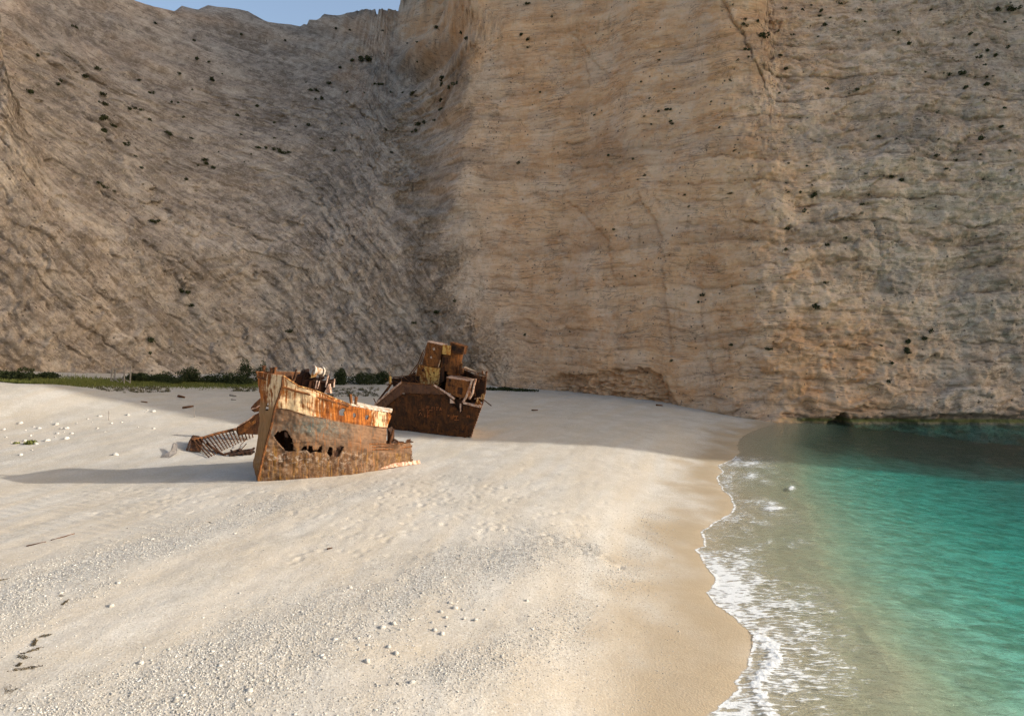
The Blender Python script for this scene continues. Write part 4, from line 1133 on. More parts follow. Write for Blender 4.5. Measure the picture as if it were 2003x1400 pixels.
for a, b, r_ in [((951, 736), (949, 770), .06), ((927, 734), (951, 739), .07), ((930, 738), (952, 744), .05), ((906, 720), (952, 734), .05), ((952, 730), (944, 792), .05), ((926, 745), (930, 776), .05), ((938, 737), (936, 748), .05), ((944, 735), (945, 745), .05), ((933, 777), (946, 770), .06), ((934, 731), (940, 742), .05)]:
    g_.bar(S_(*a, .5), S_(*b, .5), r_)
g_.build('gallery_frame', M_dark, stern)
panel('gallery_corner', [(942, 771), (949, 768), (946, 783), (940, 781)], .3, .2, M_orange)
MB(st0).prism([S_(906, 719, 1.2), S_(932, 729.5, 1.2), S_(935, 727.5, 3.0), S_(910, 716, 3.0)], (0, 0, -.06)).prism(SP([(905, 719), (932, 729.5), (932, 733), (917, 727), (905, 722)], 1.15), BK * .05).build('canopy', M_white, stern)
MB(st0).bar(S_(944, 780, 0), S_(961, 793.5, -.2), .05).build('loose_rod', M_dark, stern)
MB(st0).cyl(S_(950.5, 728.5, 1), S_(952.5, 729, 1), .14).build('lamp', M_dark, stern)
# port rail wreck to the left
panel('dark_screen', [(765, 740), (790, 738), (813, 727), (812, 750), (785, 747), (770, 759)], 1.0, .1, M_black)
r_ = MB(st0)
for a, b, q_ in [((757, 765), (768, 748), .06), ((768, 738), (815, 733), .06), ((797, 738), (817, 712), .05), ((803, 737), (820, 712), .04), ((785, 740), (786, 749), .05), ((738, 786), (764, 752), .10), ((731, 779), (735, 788), .05), ((817, 713), (829, 684), .05), ((822, 712), (836, 672), .04), ((770, 745), (785, 750), .05)]:
    r_.bar(S_(*a, .6), S_(*b, .6), q_)
r_.build('rail_wreckage', M_dark, stern)
MB(st0).bar(S_(763.5, 750, .4), S_(763.5, 736, .4), .14).build('mast_stump', M_yel, stern)
MB(st0).bar(S_(764, 737, .4), S_(762, 727, .4), .04).build('mast_rod', M_pink, stern)
MB(st0).path(SP([(735, 792), (752, 790), (768, 797)], .3), .05).build('hanging_wire', M_dark, stern)
for pts in ([(868, 699), (877, 700), (876, 712), (866, 711)], [(884, 676), (892, 678), (891, 686), (883, 684)], [(896, 680), (904, 682), (902, 690), (895, 688)]):
    MB(st0).prism(SP(pts, 1.26 if pts[0][1] < 690 else 1.46), BK * .06).build('opening', M_black, stern)
MB(st0).prism(SP([(814, 735), (821, 736), (820, 751), (813, 750)], 1.24), BK * .08).build('doorway', M_black, lc)
MB(st0).prism(SP([(896, 757), (905, 759), (903, 772), (894, 770)], -.14), BK * .06).build('opening', M_black, ac)
rg = random.Random(9)
for k in range(16):
    a = (rg.uniform(905, 945), rg.uniform(722, 785)); b = (a[0] + rg.uniform(-14, 14), a[1] + rg.uniform(-6, 16))
    MB(st0).bar(S_(*a, rg.uniform(.2, 1.6)), S_(*b, rg.uniform(.2, 1.6)), rg.uniform(.03, .07)).build('bent_bar', [M_dark, M_rust, M_pink][k % 3], stern)
for k in range(9):
    a = (rg.uniform(745, 815), rg.uniform(738, 768)); b = (a[0] + rg.uniform(-12, 12), a[1] + rg.uniform(-12, 8))
    MB(st0).bar(S_(*a, rg.uniform(.4, 1.2)), S_(*b, rg.uniform(.4, 1.2)), rg.uniform(.03, .06)).build('bent_bar', [M_dark, M_rust][k % 2], stern)
for k, (x0, y0) in enumerate([(797, 838), (826, 840), (842, 838), (872, 838), (884, 836), (902, 842)]):
    MB(st0).prism(SP([(x0, y0), (x0 + rg.uniform(3, 8), y0 + rg.uniform(-1, 2)), (x0 + rg.uniform(2, 7), y0 + rg.uniform(3, 6)), (x0 - rg.uniform(0, 2), y0 + rg.uniform(2, 5))], -.09), BK * .04).build('rust_hole', M_black, stern)
#@@GRAFFITI@@
gf = MB(st0)
def zz_(x, y): return 800 + x * .0649, 780 + y * .0649
for a, b in [((545, 200), (545, 262)), ((600, 200), (600, 245)), ((500, 265), (610, 262)), ((690, 240), (690, 312)), ((760, 240), (760, 312)), ((690, 276), (725, 240)), ((820, 252), (892, 258)), ((820, 325), (882, 330)), ((850, 255), (845, 330)), ((925, 345), (950, 265)), ((950, 265), (972, 345)), ((932, 318), (965, 318)),
             ((390, 310), (430, 290)), ((430, 290), (455, 320)), ((455, 320), (430, 350)), ((430, 350), (395, 335)), ((560, 300), (560, 560)), ((600, 345), (710, 342)), ((600, 345), (596, 445)), ((440, 440), (430, 530)), ((480, 440), (478, 540)), ((440, 440), (478, 540)), ((300, 500), (350, 400)), ((350, 400), (390, 500)), ((600, 470), (600, 540)), ((310, 345), (350, 330)),
             ((1160, 480), (1215, 530)), ((1215, 480), (1165, 535)), ((1270, 470), (1270, 612)), ((1322, 500), (1322, 612)), ((1322, 500), (1356, 502)), ((1356, 502), (1356, 560)), ((1382, 520), (1480, 524)), ((1360, 628), (1505, 634)), ((1430, 524), (1430, 600)), ((1750, 500), (1815, 505)), ((1815, 505), (1815, 565)), ((1750, 500), (1752, 560))]:
    gf.bar(S_(*zz_(*a), -.13), S_(*zz_(*b), -.13), .035, None, 4)
tag(gf.build('graffiti', rust('orange_spray_paint', (.20, .06, .02), (.32, .10, .03), (.40, .15, .04)), stern), 'faded orange graffiti lettering')

# ================================================================== LOOSE WRECKAGE by the bow
w0 = at1(500, 862)
wk = empty('bent_hull_plate', tuple(w0))
tag(wk, 'torn dark hull plates standing in the sand left of the bow', 'wreckage', 'loose wreckage on the sand')
def wq(px, py, d=0.0): return P(np.array(float(px)), np.array(float(py)), w0[1] + d)
def wqs(pts, d=0.0): return [wq(a, b, d) for a, b in pts]
MB(w0).prism(wqs([(463, 835), (466, 832), (487, 819), (496, 812), (508, 806), (508, 850), (480, 849), (466, 852), (463, 845)], 0), (.15, .5, .1)).build('plate', M_dark, wk, bevel=.02)
MB(w0).prism(wqs([(466, 837), (487, 824), (494, 831), (474, 848), (467, 849)], -.1), (.0, .08, 0)).build('inner_plate', M_rust, wk)
MB(w0).prism(wqs([(490, 797), (498, 788), (509, 778), (510, 800), (497, 806), (492, 803)], .3), (.3, .5, 0)).build('upper_plate', M_dark, wk, bevel=.02)
MB(w0).path(wqs([(491, 800), (500, 798), (508, 793)], .2), .05).build('edge_strip', M_pink, wk)
MB(w0).path(wqs([(466, 833), (487, 820), (497, 812)], -.12), .05).build('edge_strip', M_pink, wk)
MB(w0).prism(wqs([(489, 828), (498, 821), (500, 826), (493, 832)], -.18), (.0, .06, 0)).build('rust_patch', M_orange, wk)
f0 = at1(430, 884)
wf = empty('rib_frame', tuple(f0))
tag(wf, 'collapsed dark hull frame with comb of ribs lying on the sand', 'wreckage', 'loose wreckage on the sand')
def fq(px, py, dz=.0):
    p_ = at1(px, py); p_[2] += dz; return p_
mb = MB(f0)
spine = [fq(375, 873, .55), fq(400, 869, .6), fq(425, 863, .7), fq(450, 858, .75), (fq(475, 853, .8)), fq(497, 850, .8)]
mb.path(spine, .13).build('spine', M_dark, wf)
for i in range(17):
    t = i / 16
    a = 378 + t * 112; top = np.array([np.interp(a, [375, 400, 425, 450, 475, 497], [s_[k] for s_ in spine]) for k in range(3)])
    L_ = 26 * (1 - t) ** 1.2 + 5
    e = fq(a + L_, np.interp(a, [375, 497], [877, 852]) + L_ * .62, .05)
    MB(f0).bar(top, e, .075, .05).build('rib', M_dark, wf)
MB(f0).path([fq(366, 882, .1), fq(372, 874, .5), fq(378, 866, .6), fq(390, 866, .5)], .09).build('bent_end', M_black, wf)
MB(f0).prism([fq(370, 883, .05), fq(376, 868, .6), fq(398, 868, .5), fq(392, 885, .05)], (0, .05, .05)).build('end_plate', M_dark, wf)
MB(f0).path([fq(405, 874, .3), fq(425, 885, .1), fq(440, 892, .05)], .1).build('cross_beam', M_dark, wf)
g0 = at1(465, 893)
wg = empty('twisted_frame', tuple(g0))
tag(wg, 'twisted black frame debris on the sand against the stem of the bow', 'wreckage', 'loose wreckage on the sand')
mb = MB(g0)
for a, b, r_ in [((440, 891), (470, 883), .09), ((448, 893), (498, 888), .11), ((455, 886), (497, 883), .08), ((470, 884), (482, 872), .04), ((460, 893), (452, 885), .08), ((482, 891), (497, 881), .1), ((476, 892), (466, 884), .09)]:
    mb.bar(fq(*a, .12), fq(*b, .2), r_)
mb.box(fq(480, 889, .12), (.5, .1, .03), (-.05, .3, 0), (0, 0, .14)).box(fq(460, 890, .1), (.35, -.1, .03), (.05, .25, 0), (0, 0, .1))
mb.build('beams', M_black, wg)
MB(g0).path([fq(470, 878, .3), fq(482, 870, .5), fq(460, 868, .7), fq(452, 862, .8)], .03).build('wire', M_dark, wg)
s0_ = at1(338, 886)
sc1 = empty('scrap_angle', tuple(s0_))
tag(sc1, 'small grey bent scrap plate half buried left of the rib frame', 'wreckage', 'loose wreckage on the sand')
MB(s0_).prism([fq(312, 895, .0), fq(334, 888, .3), fq(338, 879, .5), fq(345, 880, .45), (fq(343, 890, .1)), fq(330, 896, .0)], (.05, .15, .05)).build('plate', rust('grey_scrap', (.16, .14, .12), (.26, .23, .20), (.3, .26, .22)), sc1)
#@@DETAILS@@
# ================================================================== VEGETATION
def leaf_cloud(n, lobes, size, seed, up=.3):
    """many leaf-sized faces spread through a few uneven lobes"""
    g = np.random.default_rng(seed)
    lob = np.array(lobes, float)
    wgt = lob[:, 3] * lob[:, 4] * lob[:, 5]; wgt = wgt / wgt.sum()
    k = g.choice(len(lob), n, p=wgt)
    d = g.normal(size=(n, 3)); d /= np.linalg.norm(d, axis=1)[:, None]
    r = g.uniform(.35, 1.0, n) ** .5 * (1 + .25 * g.normal(size=n) * .5)
    c = lob[k, :3] + d * lob[k, 3:6] * r[:, None]
    c[:, 2] = np.abs(c[:, 2])
    a = g.normal(size=(n, 3)); a /= np.linalg.norm(a, axis=1)[:, None]
    b = np.cross(a, g.normal(size=(n, 3))); b /= np.linalg.norm(b, axis=1)[:, None]
    s = size * g.uniform(.6, 1.5, n)[:, None]
    v = np.stack([c - a * s, c + b * s * .5, c + a * s, c - b * s * .5], 1).reshape(-1, 3)
    f = np.arange(n * 4).reshape(-1, 4)
    return v, f
def leaf_mat(name, c1, c2):
    m = NT(name, .8, .15); o = m.obj()
    return m.done(m.mix(m.ramp(m.noise(o, 2.3, 4, .7), [(.35, 0.0), (.65, 1.0)]), c1, c2))
M_leaf = leaf_mat('dark_leaves', (.018, .026, .010), (.05, .062, .022))
M_scrub = leaf_mat('cliff_scrub_leaves', (.028, .034, .014), (.075, .080, .034))
M_grass = leaf_mat('grass_blades', (.075, .09, .02), (.17, .175, .05))
M_drygrass = leaf_mat('dry_scrub', (.06, .06, .035), (.14, .12, .07))
bushes = [(28, 748, 70, 22, 'low wide dark bush at the foot of the left cliff edge'), (290, 752, 60, 16, 'low dark bush just right of the timber frame'),
          (352, 754, 62, 30, 'rounded dark green bush in the middle of the row under the left cliff'), (432, 756, 66, 26, 'broad dark bush between the rounded bush and the bow'),
          (494, 754, 38, 46, 'tall dark bush rising behind the bow stem'), (662, 758, 26, 32, 'upright dark bush right of the windlass behind the bow'),
          (702, 757, 52, 26, 'wide dark bush in the gap between bow and stern'), (742, 757, 34, 26, 'dark bush beside the left rails of the stern'), (573, 754, 40, 22, 'dark bush half hidden behind the windlass'), (262, 753, 34, 20, 'small dark shrub at the right post of the timber frame'), (392, 755, 44, 18, 'low dark bush wedged between two broader bushes left of the bow'), (322, 756, 46, 13, 'lowest dark bush filling the gap left of the rounded bush'), (464, 757, 42, 17, 'low dark bush touching the tall bush behind the stem'), (72, 747, 50, 15, 'low dark bush right of the wide bush at the left photo edge')]
for i, (px_, py_, wpx, hpx, lab) in enumerate(bushes):
    b0 = at1(px_, py_ - 6); sc_ = b0[1] / F; w_, h_ = wpx * sc_ / 2 * 1.5, hpx * sc_ * 1.1
    g = np.random.default_rng(40 + i)
    lobes = [(g.uniform(-.75, .75) * w_, g.uniform(-.4, .4) * w_ * .6, g.uniform(.15, .55) * h_, w_ * g.uniform(.25, .5), w_ * g.uniform(.25, .45), h_ * g.uniform(.28, .48)) for _ in range(8)]
    e = empty('bush', tuple(b0))
    tag(e, lab, 'bush', 'bushes along the foot of the left cliff')
    v, f = leaf_cloud(2600, lobes, .11, 60 + i)
    link('foliage', mesh_from('foliage', v, f, M_leaf, False), e)
    st = MB((0, 0, 0))
    for k in range(4): st.bar((.1 * k - .2, 0, -.1), (lobes[k][0] * .8, lobes[k][1] * .8, lobes[k][2]), .05, .02)
    st.build('stems', M_dark, e)
# creeping plants right of the stern
c0 = at1(1002, 764)
v, f = leaf_cloud(2600, [(-3.4, 0, .1, 1.4, 1.0, .45), (-1.2, .3, .1, 1.6, 1.0, .5), (1.2, -.2, .05, 1.5, .9, .35), (3.0, -.4, .02, 1.3, .7, .22)], .12, 91)
o_ = link('creeping_shrub', mesh_from('creeping_shrub', v, f, M_leaf, False)); o_.location = tuple(c0)
tag(o_, 'low dark creeping shrub on the sand right of the stern at the cliff foot', 'shrub')
# grass strip
def blades(pts, h, w_, seed):
    g = np.random.default_rng(seed); n = len(pts)
    a = g.uniform(0, 6.28, n); hh_ = h * g.uniform(.5, 1.3, n)
    d = np.stack([np.cos(a), np.sin(a), 0 * a], 1) * w_
    tip = pts + np.stack([g.normal(0, .25, n) * hh_, g.normal(0, .25, n) * hh_, hh_], 1)
    return np.stack([pts - d, pts + d, tip], 1).reshape(-1, 3), np.arange(n * 3).reshape(-1, 3)
g = np.random.default_rng(5)
n = 26000
gx_ = g.uniform(-60, 505, n); base_y = np.interp(gx_, [-60, 0, 100, 160, 250, 400, 505], [752, 752, 749, 749, 750, 752, 753])
gy_ = base_y + g.normal(0, 1, n) * np.interp(gx_, [0, 150, 200, 500], [5.5, 5.5, 3.6, 3.0])
pts = at(gx_, gy_)
v, f = blades(pts - np.array((0, 0, .03)), .34, .045, 6)
tag(link('grass', mesh_from('grass', v, f, M_grass, False)), 'strip of yellow-green grass along the foot of the left cliff', 'grass', kind='stuff')
n = 1500
gx_ = np.concatenate([g.uniform(-20, 190, 500), g.uniform(150, 330, 420), g.uniform(640, 740, 420), g.uniform(455, 500, 160)])
gy_ = np.concatenate([g.uniform(758, 782, 500), g.uniform(757, 768, 420), g.uniform(758, 776, 420), g.uniform(758, 766, 160)])
cl_ = fbm(gx_ / 9, gy_ / 4, o=2, seed=77) > -.05
ctr = at(gx_[cl_], gy_[cl_])
pts = np.repeat(ctr, 9, 0) + g.normal(0, .12, (len(ctr) * 9, 3)) * (1, 1, 0)
v, f = blades(pts - np.array((0, 0, .03)), .26, .035, 8)
tag(link('dry_scrub', mesh_from('dry_scrub', v, f, M_drygrass, False)), 'sparse dry scrub dotting the sand below the left cliff and behind the bow', 'scrub', kind='stuff')

# shrubs rooted in the rock: four kinds of tuft, copied
protos = []
for i in range(4):
    gg = np.random.default_rng(200 + i)
    lobes = [(gg.uniform(-.5, .5), gg.uniform(-.3, .3), gg.uniform(.1, .4), gg.uniform(.25, .5), gg.uniform(.25, .4), gg.uniform(.2, .4)) for _ in range(4)]
    v, f = leaf_cloud(120, lobes, .16, 210 + i)
    protos.append(mesh_from('cliff_shrub', v, f, M_scrub, False))
REG = {'L': ('small dark shrub rooted on the slanting ledges of the left grey cliff', 'shrubs on the slanting ledges of the left cliff'),
       'B': ('dark shrub in the crevice where the left cliff meets the orange wall', 'shrubs in the crevice between the two cliffs'),
       'C': ('tiny dark shrub clinging to the smooth orange middle wall', 'shrubs on the orange middle wall'),
       'D': ('small dark shrub on the layered grey right-hand cliff', 'shrubs on the right-hand cliff')}
shr = []
for a, b, s_ in [(905, 62, 1.5), (858, 63, 1.1), (910, 75, .9), (866, 155, 1.6), (868, 168, 1.4), (895, 166, 1.4), (880, 172, 1.2), (866, 200, 1.6), (862, 215, 1.3), (824, 247, 1.9), (832, 242, 1.5), (815, 256, 1.2), (850, 238, 1.0), (719, 116, 1.8), (700, 125, 1.3), (665, 128, 1.0), (805, 183, 1.4), (818, 190, 1.0), (690, 118, 1.0), (846, 634, 1.6), (853, 612, 1.4), (812, 632, 1.1), (568, 652, 1.6), (893, 592, 1.1)]:
    shr.append((a, b, s_, 'B' if a > 790 else 'L'))
for a, b, s_ in [(57, 182, 1.4), (75, 112, 1.0), (110, 165, 1.3), (105, 90, 1.0), (200, 185, 1.7), (198, 205, 1.4), (202, 235, 1.8), (207, 258, 1.6), (225, 245, 1.5), (245, 285, 1.3), (265, 215, 1.5), (250, 215, 1.2), (280, 215, 1.1), (330, 265, 1.2), (120, 160, 1.4), (165, 152, 1.4), (190, 135, 1.2), (145, 55, 1.0), (395, 315, 1.3), (408, 322, 1.6), (418, 330, 1.2), (305, 436, 1.6), (300, 432, 1.2), (365, 350, 1.2), (550, 297, 1.5), (560, 300, 1.2), (540, 292, 1.1), (500, 210, 1.0), (418, 162, 1.4), (405, 150, 1.2), (350, 570, 1.7), (365, 575, 1.3), (375, 600, 1.2), (285, 670, 1.7), (291, 690, 1.2), (360, 548, 1.0), (200, 365, 1.3), (190, 360, 1.0), (225, 375, 1.0), (385, 120, 1.1), (620, 175, 1.3), (640, 170, 1.2), (610, 178, 1.0), (630, 195, 1.2), (365, 435, .8)]:
    shr.append((a, b, s_, 'L'))
for a, b, s_ in [(1032, 16, 1.3), (1038, 22, 1.0), (1020, 66, 1.2), (1032, 78, 1.3), (1032, 93, 1.0), (1082, 38, 1.1), (1054, 180, 1.2), (1163, 225, .9), (1251, 163, .9), (1269, 192, .9), (1292, 105, .8), (1290, 118, .8), (1310, 215, 1.2), (1313, 245, 1.5), (1311, 240, 1.2), (1291, 217, 1.1), (1276, 243, .9), (1260, 228, .8), (1299, 217, 1.0), (1318, 174, .8), (1017, 322, 1.5), (1241, 313, 1.1), (1262, 344, 1.1), (1334, 381, 1.4), (1347, 404, 1.2), (1374, 578, 1.9), (1370, 590, 1.0), (1190, 305, 1.0), (1248, 352, .9), (1204, 452, 1.0), (1240, 540, .9), (1025, 653, 1.1), (1115, 650, .9), (1310, 705, 1.1), (1430, 677, 1.2), (1500, 684, 1.4), (1508, 684, 1.0), (1395, 202, .9), (1410, 250, .9)]:
    shr.append((a, b, s_, 'C'))
for a, b, s_ in [(1490, 72, 1.9), (1455, 53, 1.1), (1460, 38, .9), (1480, 42, 1.0), (1605, 26, 1.1), (1610, 52, 1.2), (1685, 23, 1.0), (1780, 88, 1.3), (1535, 18, 1.1), (1538, 140, 1.1), (1525, 110, 1.0), (1622, 175, 1.0), (1822, 20, .9), (1852, 150, 1.3), (1878, 147, 1.6), (1930, 168, 1.5), (1885, 172, 1.1), (1912, 118, 1.2), (1925, 128, 1.3), (1895, 72, 1.1), (1590, 387, 1.7), (1573, 420, 1.6), (1540, 452, 1.6), (1617, 480, 1.3), (1536, 488, 1.2), (1685, 400, 1.2), (1655, 472, 1.0), (1595, 605, 1.8), (1612, 557, 1.0), (1820, 653, 1.7), (1808, 663, 1.4), (1780, 673, 1.5), (1770, 683, 1.3), (1772, 692, 1.3), (1725, 678, 1.1), (1742, 715, 1.2), (1740, 747, 1.2), (1918, 278, 1.6), (1960, 250, 1.1), (1870, 315, 1.2), (1828, 309, 1.3), (1720, 270, 1.2), (1677, 177, 1.0), (1805, 388, 1.4), (1780, 388, 1.0), (1745, 352, 1.3), (1760, 354, 1.2), (1950, 20, 1.4), (1972, 15, 1.6), (1990, 22, 1.5), (1905, 90, 1.2), (1930, 100, 1.2), (1945, 110, 1.3), (1970, 95, 1.1)]:
    shr.append((a, b, s_, 'D'))
g = np.random.default_rng(12)
while len(shr) < 296:
    if g.random() < .72:
        a, b = g.uniform(250, 830), g.uniform(35, 330)
        t_ = (b + .58 * (a - 250)) % 47                       # along the dipping beds
        if abs(t_ - 23) > 7 + 5 * g.random(): continue
        if b < np.interp(a, sky_x, sky_y) + 15: continue
        shr.append((a, b, g.uniform(.45, 1.0), 'L'))
    elif g.random() < .86:
        a, b = g.uniform(1400, 2000), 380 * g.random() ** 1.4 + 8
        shr.append((a, b, g.uniform(.4, .9), 'D'))
    else:
        shr.append((g.uniform(930, 1500), g.uniform(10, 700), g.uniform(.35, .6), 'C'))
for i, (a, b, s_, reg) in enumerate(shr):
    p_, nrm = on_cliff(a, b)
    o_ = bpy.data.objects.new('cliff_shrub', protos[i % 4]); C.objects.link(o_)
    o_.location = tuple(p_ + nrm * .02)
    o_.rotation_euler = (g.uniform(-.3, .3) + .4, g.uniform(-.3, .3), g.uniform(0, 6.28))
    k = (.46 if reg == 'C' else .62) * s_ * p_[1] / 105
    o_.scale = (k * g.uniform(.8, 1.4), k * g.uniform(.8, 1.2), k * g.uniform(.7, 1.1))
    tag(o_, REG[reg][0], 'shrub', REG[reg][1])

# ================================================================== STONES AND GRAVEL
def stone_mesh(name, seed, mat, sub=2):
    bm = bmesh.new(); bmesh.ops.create_icosphere(bm, subdivisions=sub, radius=1.0)
    gg = np.random.default_rng(seed); k = gg.normal(size=3) * 3
    for vv in bm.verts:
        c = vv.co; q = 1 + .28 * float(noise(c.x * 1.3 + k[0], c.y * 1.3 + k[1], c.z * 1.3 + k[2], seed)) + .1 * float(noise(c.x * 3, c.y * 3, c.z * 3 + k[0], seed))
        vv.co = Vector((c.x * q, c.y * q * .8, c.z * q * .62))
    me = bpy.data.meshes.new(name); bm.to_mesh(me); bm.free()
    me.polygons.foreach_set('use_smooth', np.ones(len(me.polygons), bool)); me.materials.append(mat); return me
m = NT('pale_stone', .85, .2); o = m.obj()
M_stone = m.done(m.mix(m.ramp(m.noise(o, 1.6, 5, .7), [(.35, 0.0), (.65, 1.0)]), (.40, .37, .32), (.60, .57, .51)), m.bump(m.noise(o, 3, 5, .7), .5, .1))
stp = [stone_mesh('beach_stone', 300 + i, M_stone) for i in range(5)]
near = [(905, 1192), (908, 1210), (872, 1208), (875, 1225), (850, 1233), (862, 1197), (890, 1190), (770, 1220), (783, 1232), (722, 1245), (720, 1262), (632, 1288), (685, 1150), (950, 1192), (880, 1180), (930, 1212), (700, 1250), (865, 1240), (805, 1212), (760, 1266), (775, 1278), (748, 1228), (1030, 1175), (895, 1176), (668, 1262), (655, 1252), (718, 1294), (806, 1335), (520, 1332), (488, 1352), (485, 1370), (330, 1270), (275, 1297), (218, 1185), (120, 1160), (845, 1218), (620, 1310), (1000, 1140)]
for i, (a, b) in enumerate(near):
    p_ = at1(a, b); s_ = random.uniform(.06, .13)
    o_ = bpy.data.objects.new('beach_stone', stp[i % 5]); C.objects.link(o_)
    o_.location = (p_[0], p_[1], p_[2] + s_ * .25); o_.scale = (s_, s_, s_); o_.rotation_euler = (0, 0, random.uniform(0, 6.28))
    tag(o_, 'small rounded pale stone on the bare sand of the foreground', 'stone', 'pale stones on the foreground sand')
left = [(108, 855), (112, 848), (120, 838), (70, 868), (48, 862), (22, 866), (205, 845), (198, 852), (190, 838), (172, 820), (180, 826), (218, 828), (238, 826), (255, 824), (280, 803), (284, 806), (288, 802), (130, 838), (95, 818), (75, 815), (35, 818), (50, 842), (76, 838), (92, 862), (88, 872), (130, 858), (160, 812), (60, 852), (100, 825), (118, 818), (40, 828), (12, 855), (270, 836), (300, 838), (225, 890), (85, 800), (95, 805), (160, 800), (140, 848), (8, 840), (66, 835), (150, 828), (250, 812), (300, 805), (62, 880), (40, 890), (110, 830), (125, 845), (195, 815), (210, 808)]
for i, (a, b) in enumerate(left):
    p_ = at1(a, b); s_ = random.uniform(.07, .2) if random.random() < .8 else random.uniform(.2, .3)
    o_ = bpy.data.objects.new('beach_stone', stp[(i + 2) % 5]); C.objects.link(o_)
    o_.location = (p_[0], p_[1], p_[2] + s_ * .08); o_.scale = (s_, s_, s_); o_.rotation_euler = (0, 0, random.uniform(0, 6.28))
    tag(o_, 'pale boulder-sized stone scattered on the sunlit sand at the far left', 'stone', 'pale stones scattered on the sand at far left')
# gravel
def ico():
    bm = bmesh.new(); bmesh.ops.create_icosphere(bm, subdivisions=1, radius=1.0)
    v = np.array([q.co[:] for q in bm.verts]); f = np.array([[w.index for w in q.verts] for q in bm.faces]); bm.free(); return v, f
iv, if_ = ico()
g = np.random.default_rng(77)
n0 = 230000
a = g.uniform(-60, 1330, n0); b = 1440 - 500 * g.random(n0) ** .8
gp_ = at(a, b)
gm_ = np.clip(gravel_mask(gp_[:, 0], gp_[:, 1]) * 1.35, 0, 1); Dg = dist_shore(gp_[:, 0], gp_[:, 1])
keep = (g.random(n0) < (.09 + .55 * gm_ ** 1.1) * sstep(945, 1010, b)) & (Dg > 1.5)
gp_ = gp_[keep]; gmk = gm_[keep]; n = len(gp_)
gz, _, _, _, _ = ground_full(gp_[:, 0], gp_[:, 1])
s_ = g.lognormal(math.log(.0125), .38, n) * (.8 + .6 * gmk)
ca, sa = np.cos(g.uniform(0, 6.28, n)), np.sin(g.uniform(0, 6.28, n))
sx = s_ * g.uniform(.9, 1.5, n); sy = s_ * g.uniform(.7, 1.1, n); sz = s_ * g.uniform(.45, .8, n)
lv = iv[None] * np.stack([sx, sy, sz], 1)[:, None, :]
V = np.stack([lv[..., 0] * ca[:, None] - lv[..., 1] * sa[:, None], lv[..., 0] * sa[:, None] + lv[..., 1] * ca[:, None], lv[..., 2]], -1) + np.stack([gp_[:, 0], gp_[:, 1], gz + sz * .35], 1)[:, None, :]
Fc = (if_[None] + (np.arange(n) * len(iv))[:, None, None]).reshape(-1, 3)
tone = np.repeat(g.random(n), len(iv))
m = NT('gravel_stone', .9, .15)
M_grav = m.done(m.ramp(m.attr('tone'), [(0, (.26, .243, .208)), (.3, (.37, .35, .31)), (.7, (.45, .43, .388)), (1, (.56, .54, .495))]))
print('gravel', n)
tag(link('gravel', mesh_from('gravel', V.reshape(-1, 3), Fc, M_grav, True, {'tone': tone})), 'bands of small grey and white pebbles across the beach', 'gravel', kind='stuff')

# seaweed and driftwood
M_weed = leaf_mat('dry_seaweed', (.06, .048, .03), (.14, .11, .06))
for i, (a, b, s_) in enumerate([(88, 1243, .30), (68, 1256, .22), (58, 1274, .30), (46, 1285, .32), (37, 1300, .22), (46, 1308, .30), (16, 1348, .34), (28, 1350, .26), (118, 1166, .3), (128, 1178, .2), (0, 1135, .3), (410, 1022, .25), (300, 1060, .2)]):
    s_ *= .62; p_ = at1(a, b)
    v, f = leaf_cloud(150, [(0, 0, .01, s_ * 1.2, s_ * .5, .03), (s_ * .9, s_ * .5, .01, s_ * .7, s_ * .3, .02), (-s_ * .8, -s_ * .5, .01, s_ * .5, s_ * .25, .02)], .022, 400 + i)
    o_ = link('seaweed_clump', mesh_from('seaweed_clump', v, f, M_weed, False)); o_.location = tuple(p_); o_.rotation_euler = (0, 0, (i * 1.9) % 3.1); o_.scale = (.6 + .35 * ((i * 7) % 4), .9, 1)
    tag(o_, 'dark dry seaweed clump in the broken line at lower left' if a < 90 and b > 1200 else 'dark dry seaweed clump on the gravel further up the beach', 'seaweed', 'seaweed clumps in the lower left line' if a < 90 and b > 1200 else 'seaweed clumps on the upper gravel')
logs = [((190, 803), (238, 803.5), .09, 'dark weathered log lying beside the thin upright stick'), ((358, 799), (378, 796), .14, 'dark driftwood branch on the shade edge left of the bow'), ((276, 787), (288, 788), .10, 'short dark driftwood piece in the shade right of the timber frame'),
        ((349, 776), (361, 779), .16, 'thick driftwood stub in the shaded sand left of the bow'), ((450, 774), (462, 776), .14, 'grey driftwood stub nearest the bow in the shade'), ((452, 782), (462, 783), .08, 'thin driftwood stick below the grey stub'),
        ((1283, 793), (1296, 794), .13, 'dark plank at the foot of the orange wall'), ((1040, 803), (1052, 803), .10, 'dark driftwood piece on the shaded sand right of the stern'), ((52, 1068), (90, 1060), .03, 'thin dark twig on the left gravel edge'), ((100, 1057), (146, 1044), .03, 'longer thin dark twig on the left gravel edge'), ((640, 1074), (650, 1072), .04, 'tiny dark stick on the peach sand strip')]
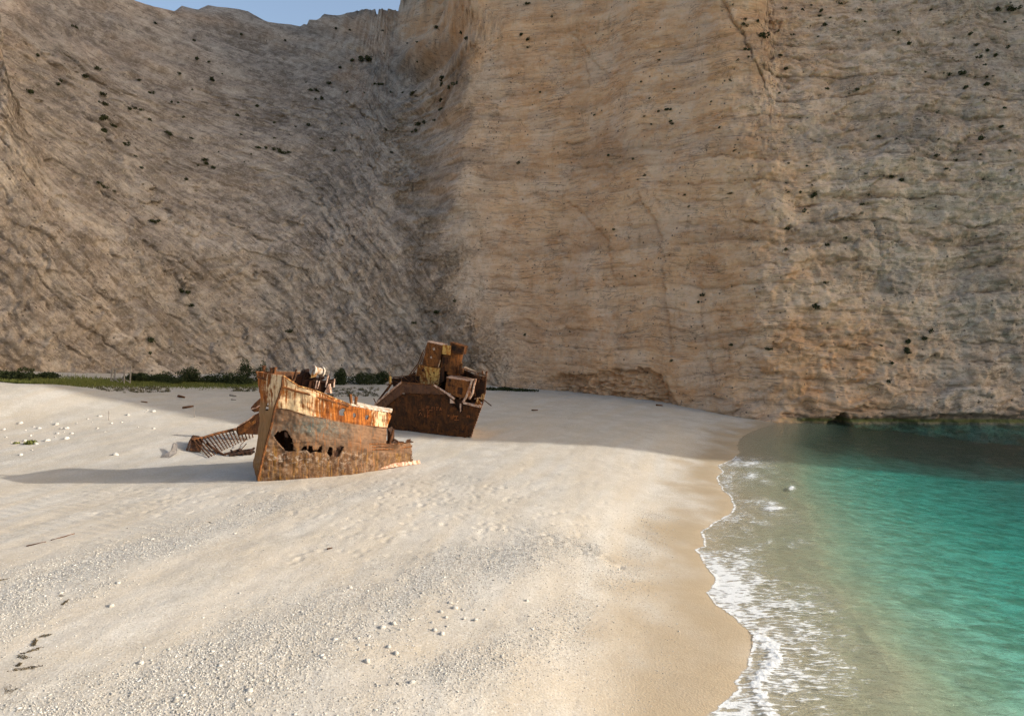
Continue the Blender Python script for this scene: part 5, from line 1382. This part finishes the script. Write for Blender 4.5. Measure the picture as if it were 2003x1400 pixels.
for a, b, r_, lab in logs:
    pa, pb = at1(*a), at1(*b); pa[2] += r_ * .6; pb[2] += r_ * .8
    mb_ = MB(pa).bar(pa, pb, r_, r_ * .6, 7)
    o_ = mb_.build('driftwood', M_wood if 'grey' in lab else M_dark, None, True); o_.location = tuple(pa)
    tag(o_, lab, 'driftwood', 'driftwood on the beach')
for (a, b0_, b1_, lab) in [(213, 822, 803, 'thin upright stick stuck in the sand crossing a dark log'), (380, 816, 797, 'thin upright stick at the shade edge left of the bow')]:
    p0_ = at1(a, b0_); p1_ = P(np.array(float(a)), np.array(float(b1_)), p0_[1])
    o_ = MB(p0_).bar(p0_ - np.array((0, 0, .2)), p1_, .04, .03).build('stick', M_wood); o_.location = tuple(p0_)
    tag(o_, lab, 'stick', 'upright sticks in the sand')
# timber frame under the cliff
t0 = at1(236, 751)
tf = empty('timber_frame', tuple(t0))
tag(tf, 'pale weathered timber frame on posts standing under the left cliff', 'timber frame')
def tp(px_, py_, d=0.0): return P(np.array(float(px_)), np.array(float(py_)), t0[1] + d)
for a, b, d in [((215, 750), (221, 718), 0), ((223, 749), (226, 720), 1.2), ((242, 753), (244, 714), -.3), ((254, 752), (256, 716), .6)]:
    MB(t0).bar(tp(*a, d) - np.array((0, 0, .3)), tp(*b, d), .085).build('post', M_wood, tf)
for a, b in [((217, 740), (243, 740)), ((225, 741), (234, 749)), ((234, 749), (243, 740)), ((243, 741), (255, 748)), ((217, 741), (224, 749)), ((221, 722), (244, 720))]:
    MB(t0).bar(tp(*a), tp(*b), .055).build('brace', M_wood, tf)
# mossy plant by the pale stones
v, f = leaf_cloud(300, [(0, 0, .1, .45, .4, .22), (-1.3, .1, .05, .3, .25, .12)], .09, 501)
o_ = link('beach_plant', mesh_from('beach_plant', v, f, M_grass, False)); o_.location = tuple(at1(60, 868))
tag(o_, 'low olive green plant among pale stones on the far left sand', 'plant')
v, f = leaf_cloud(220, [(0, 0, .25, .25, .25, .3)], .07, 502)
o_ = link('beach_plant', mesh_from('beach_plant', v, f, M_drygrass, False)); o_.location = tuple(at1(157, 785))
tag(o_, 'small dry tuft standing alone at the edge of the left shade', 'plant')
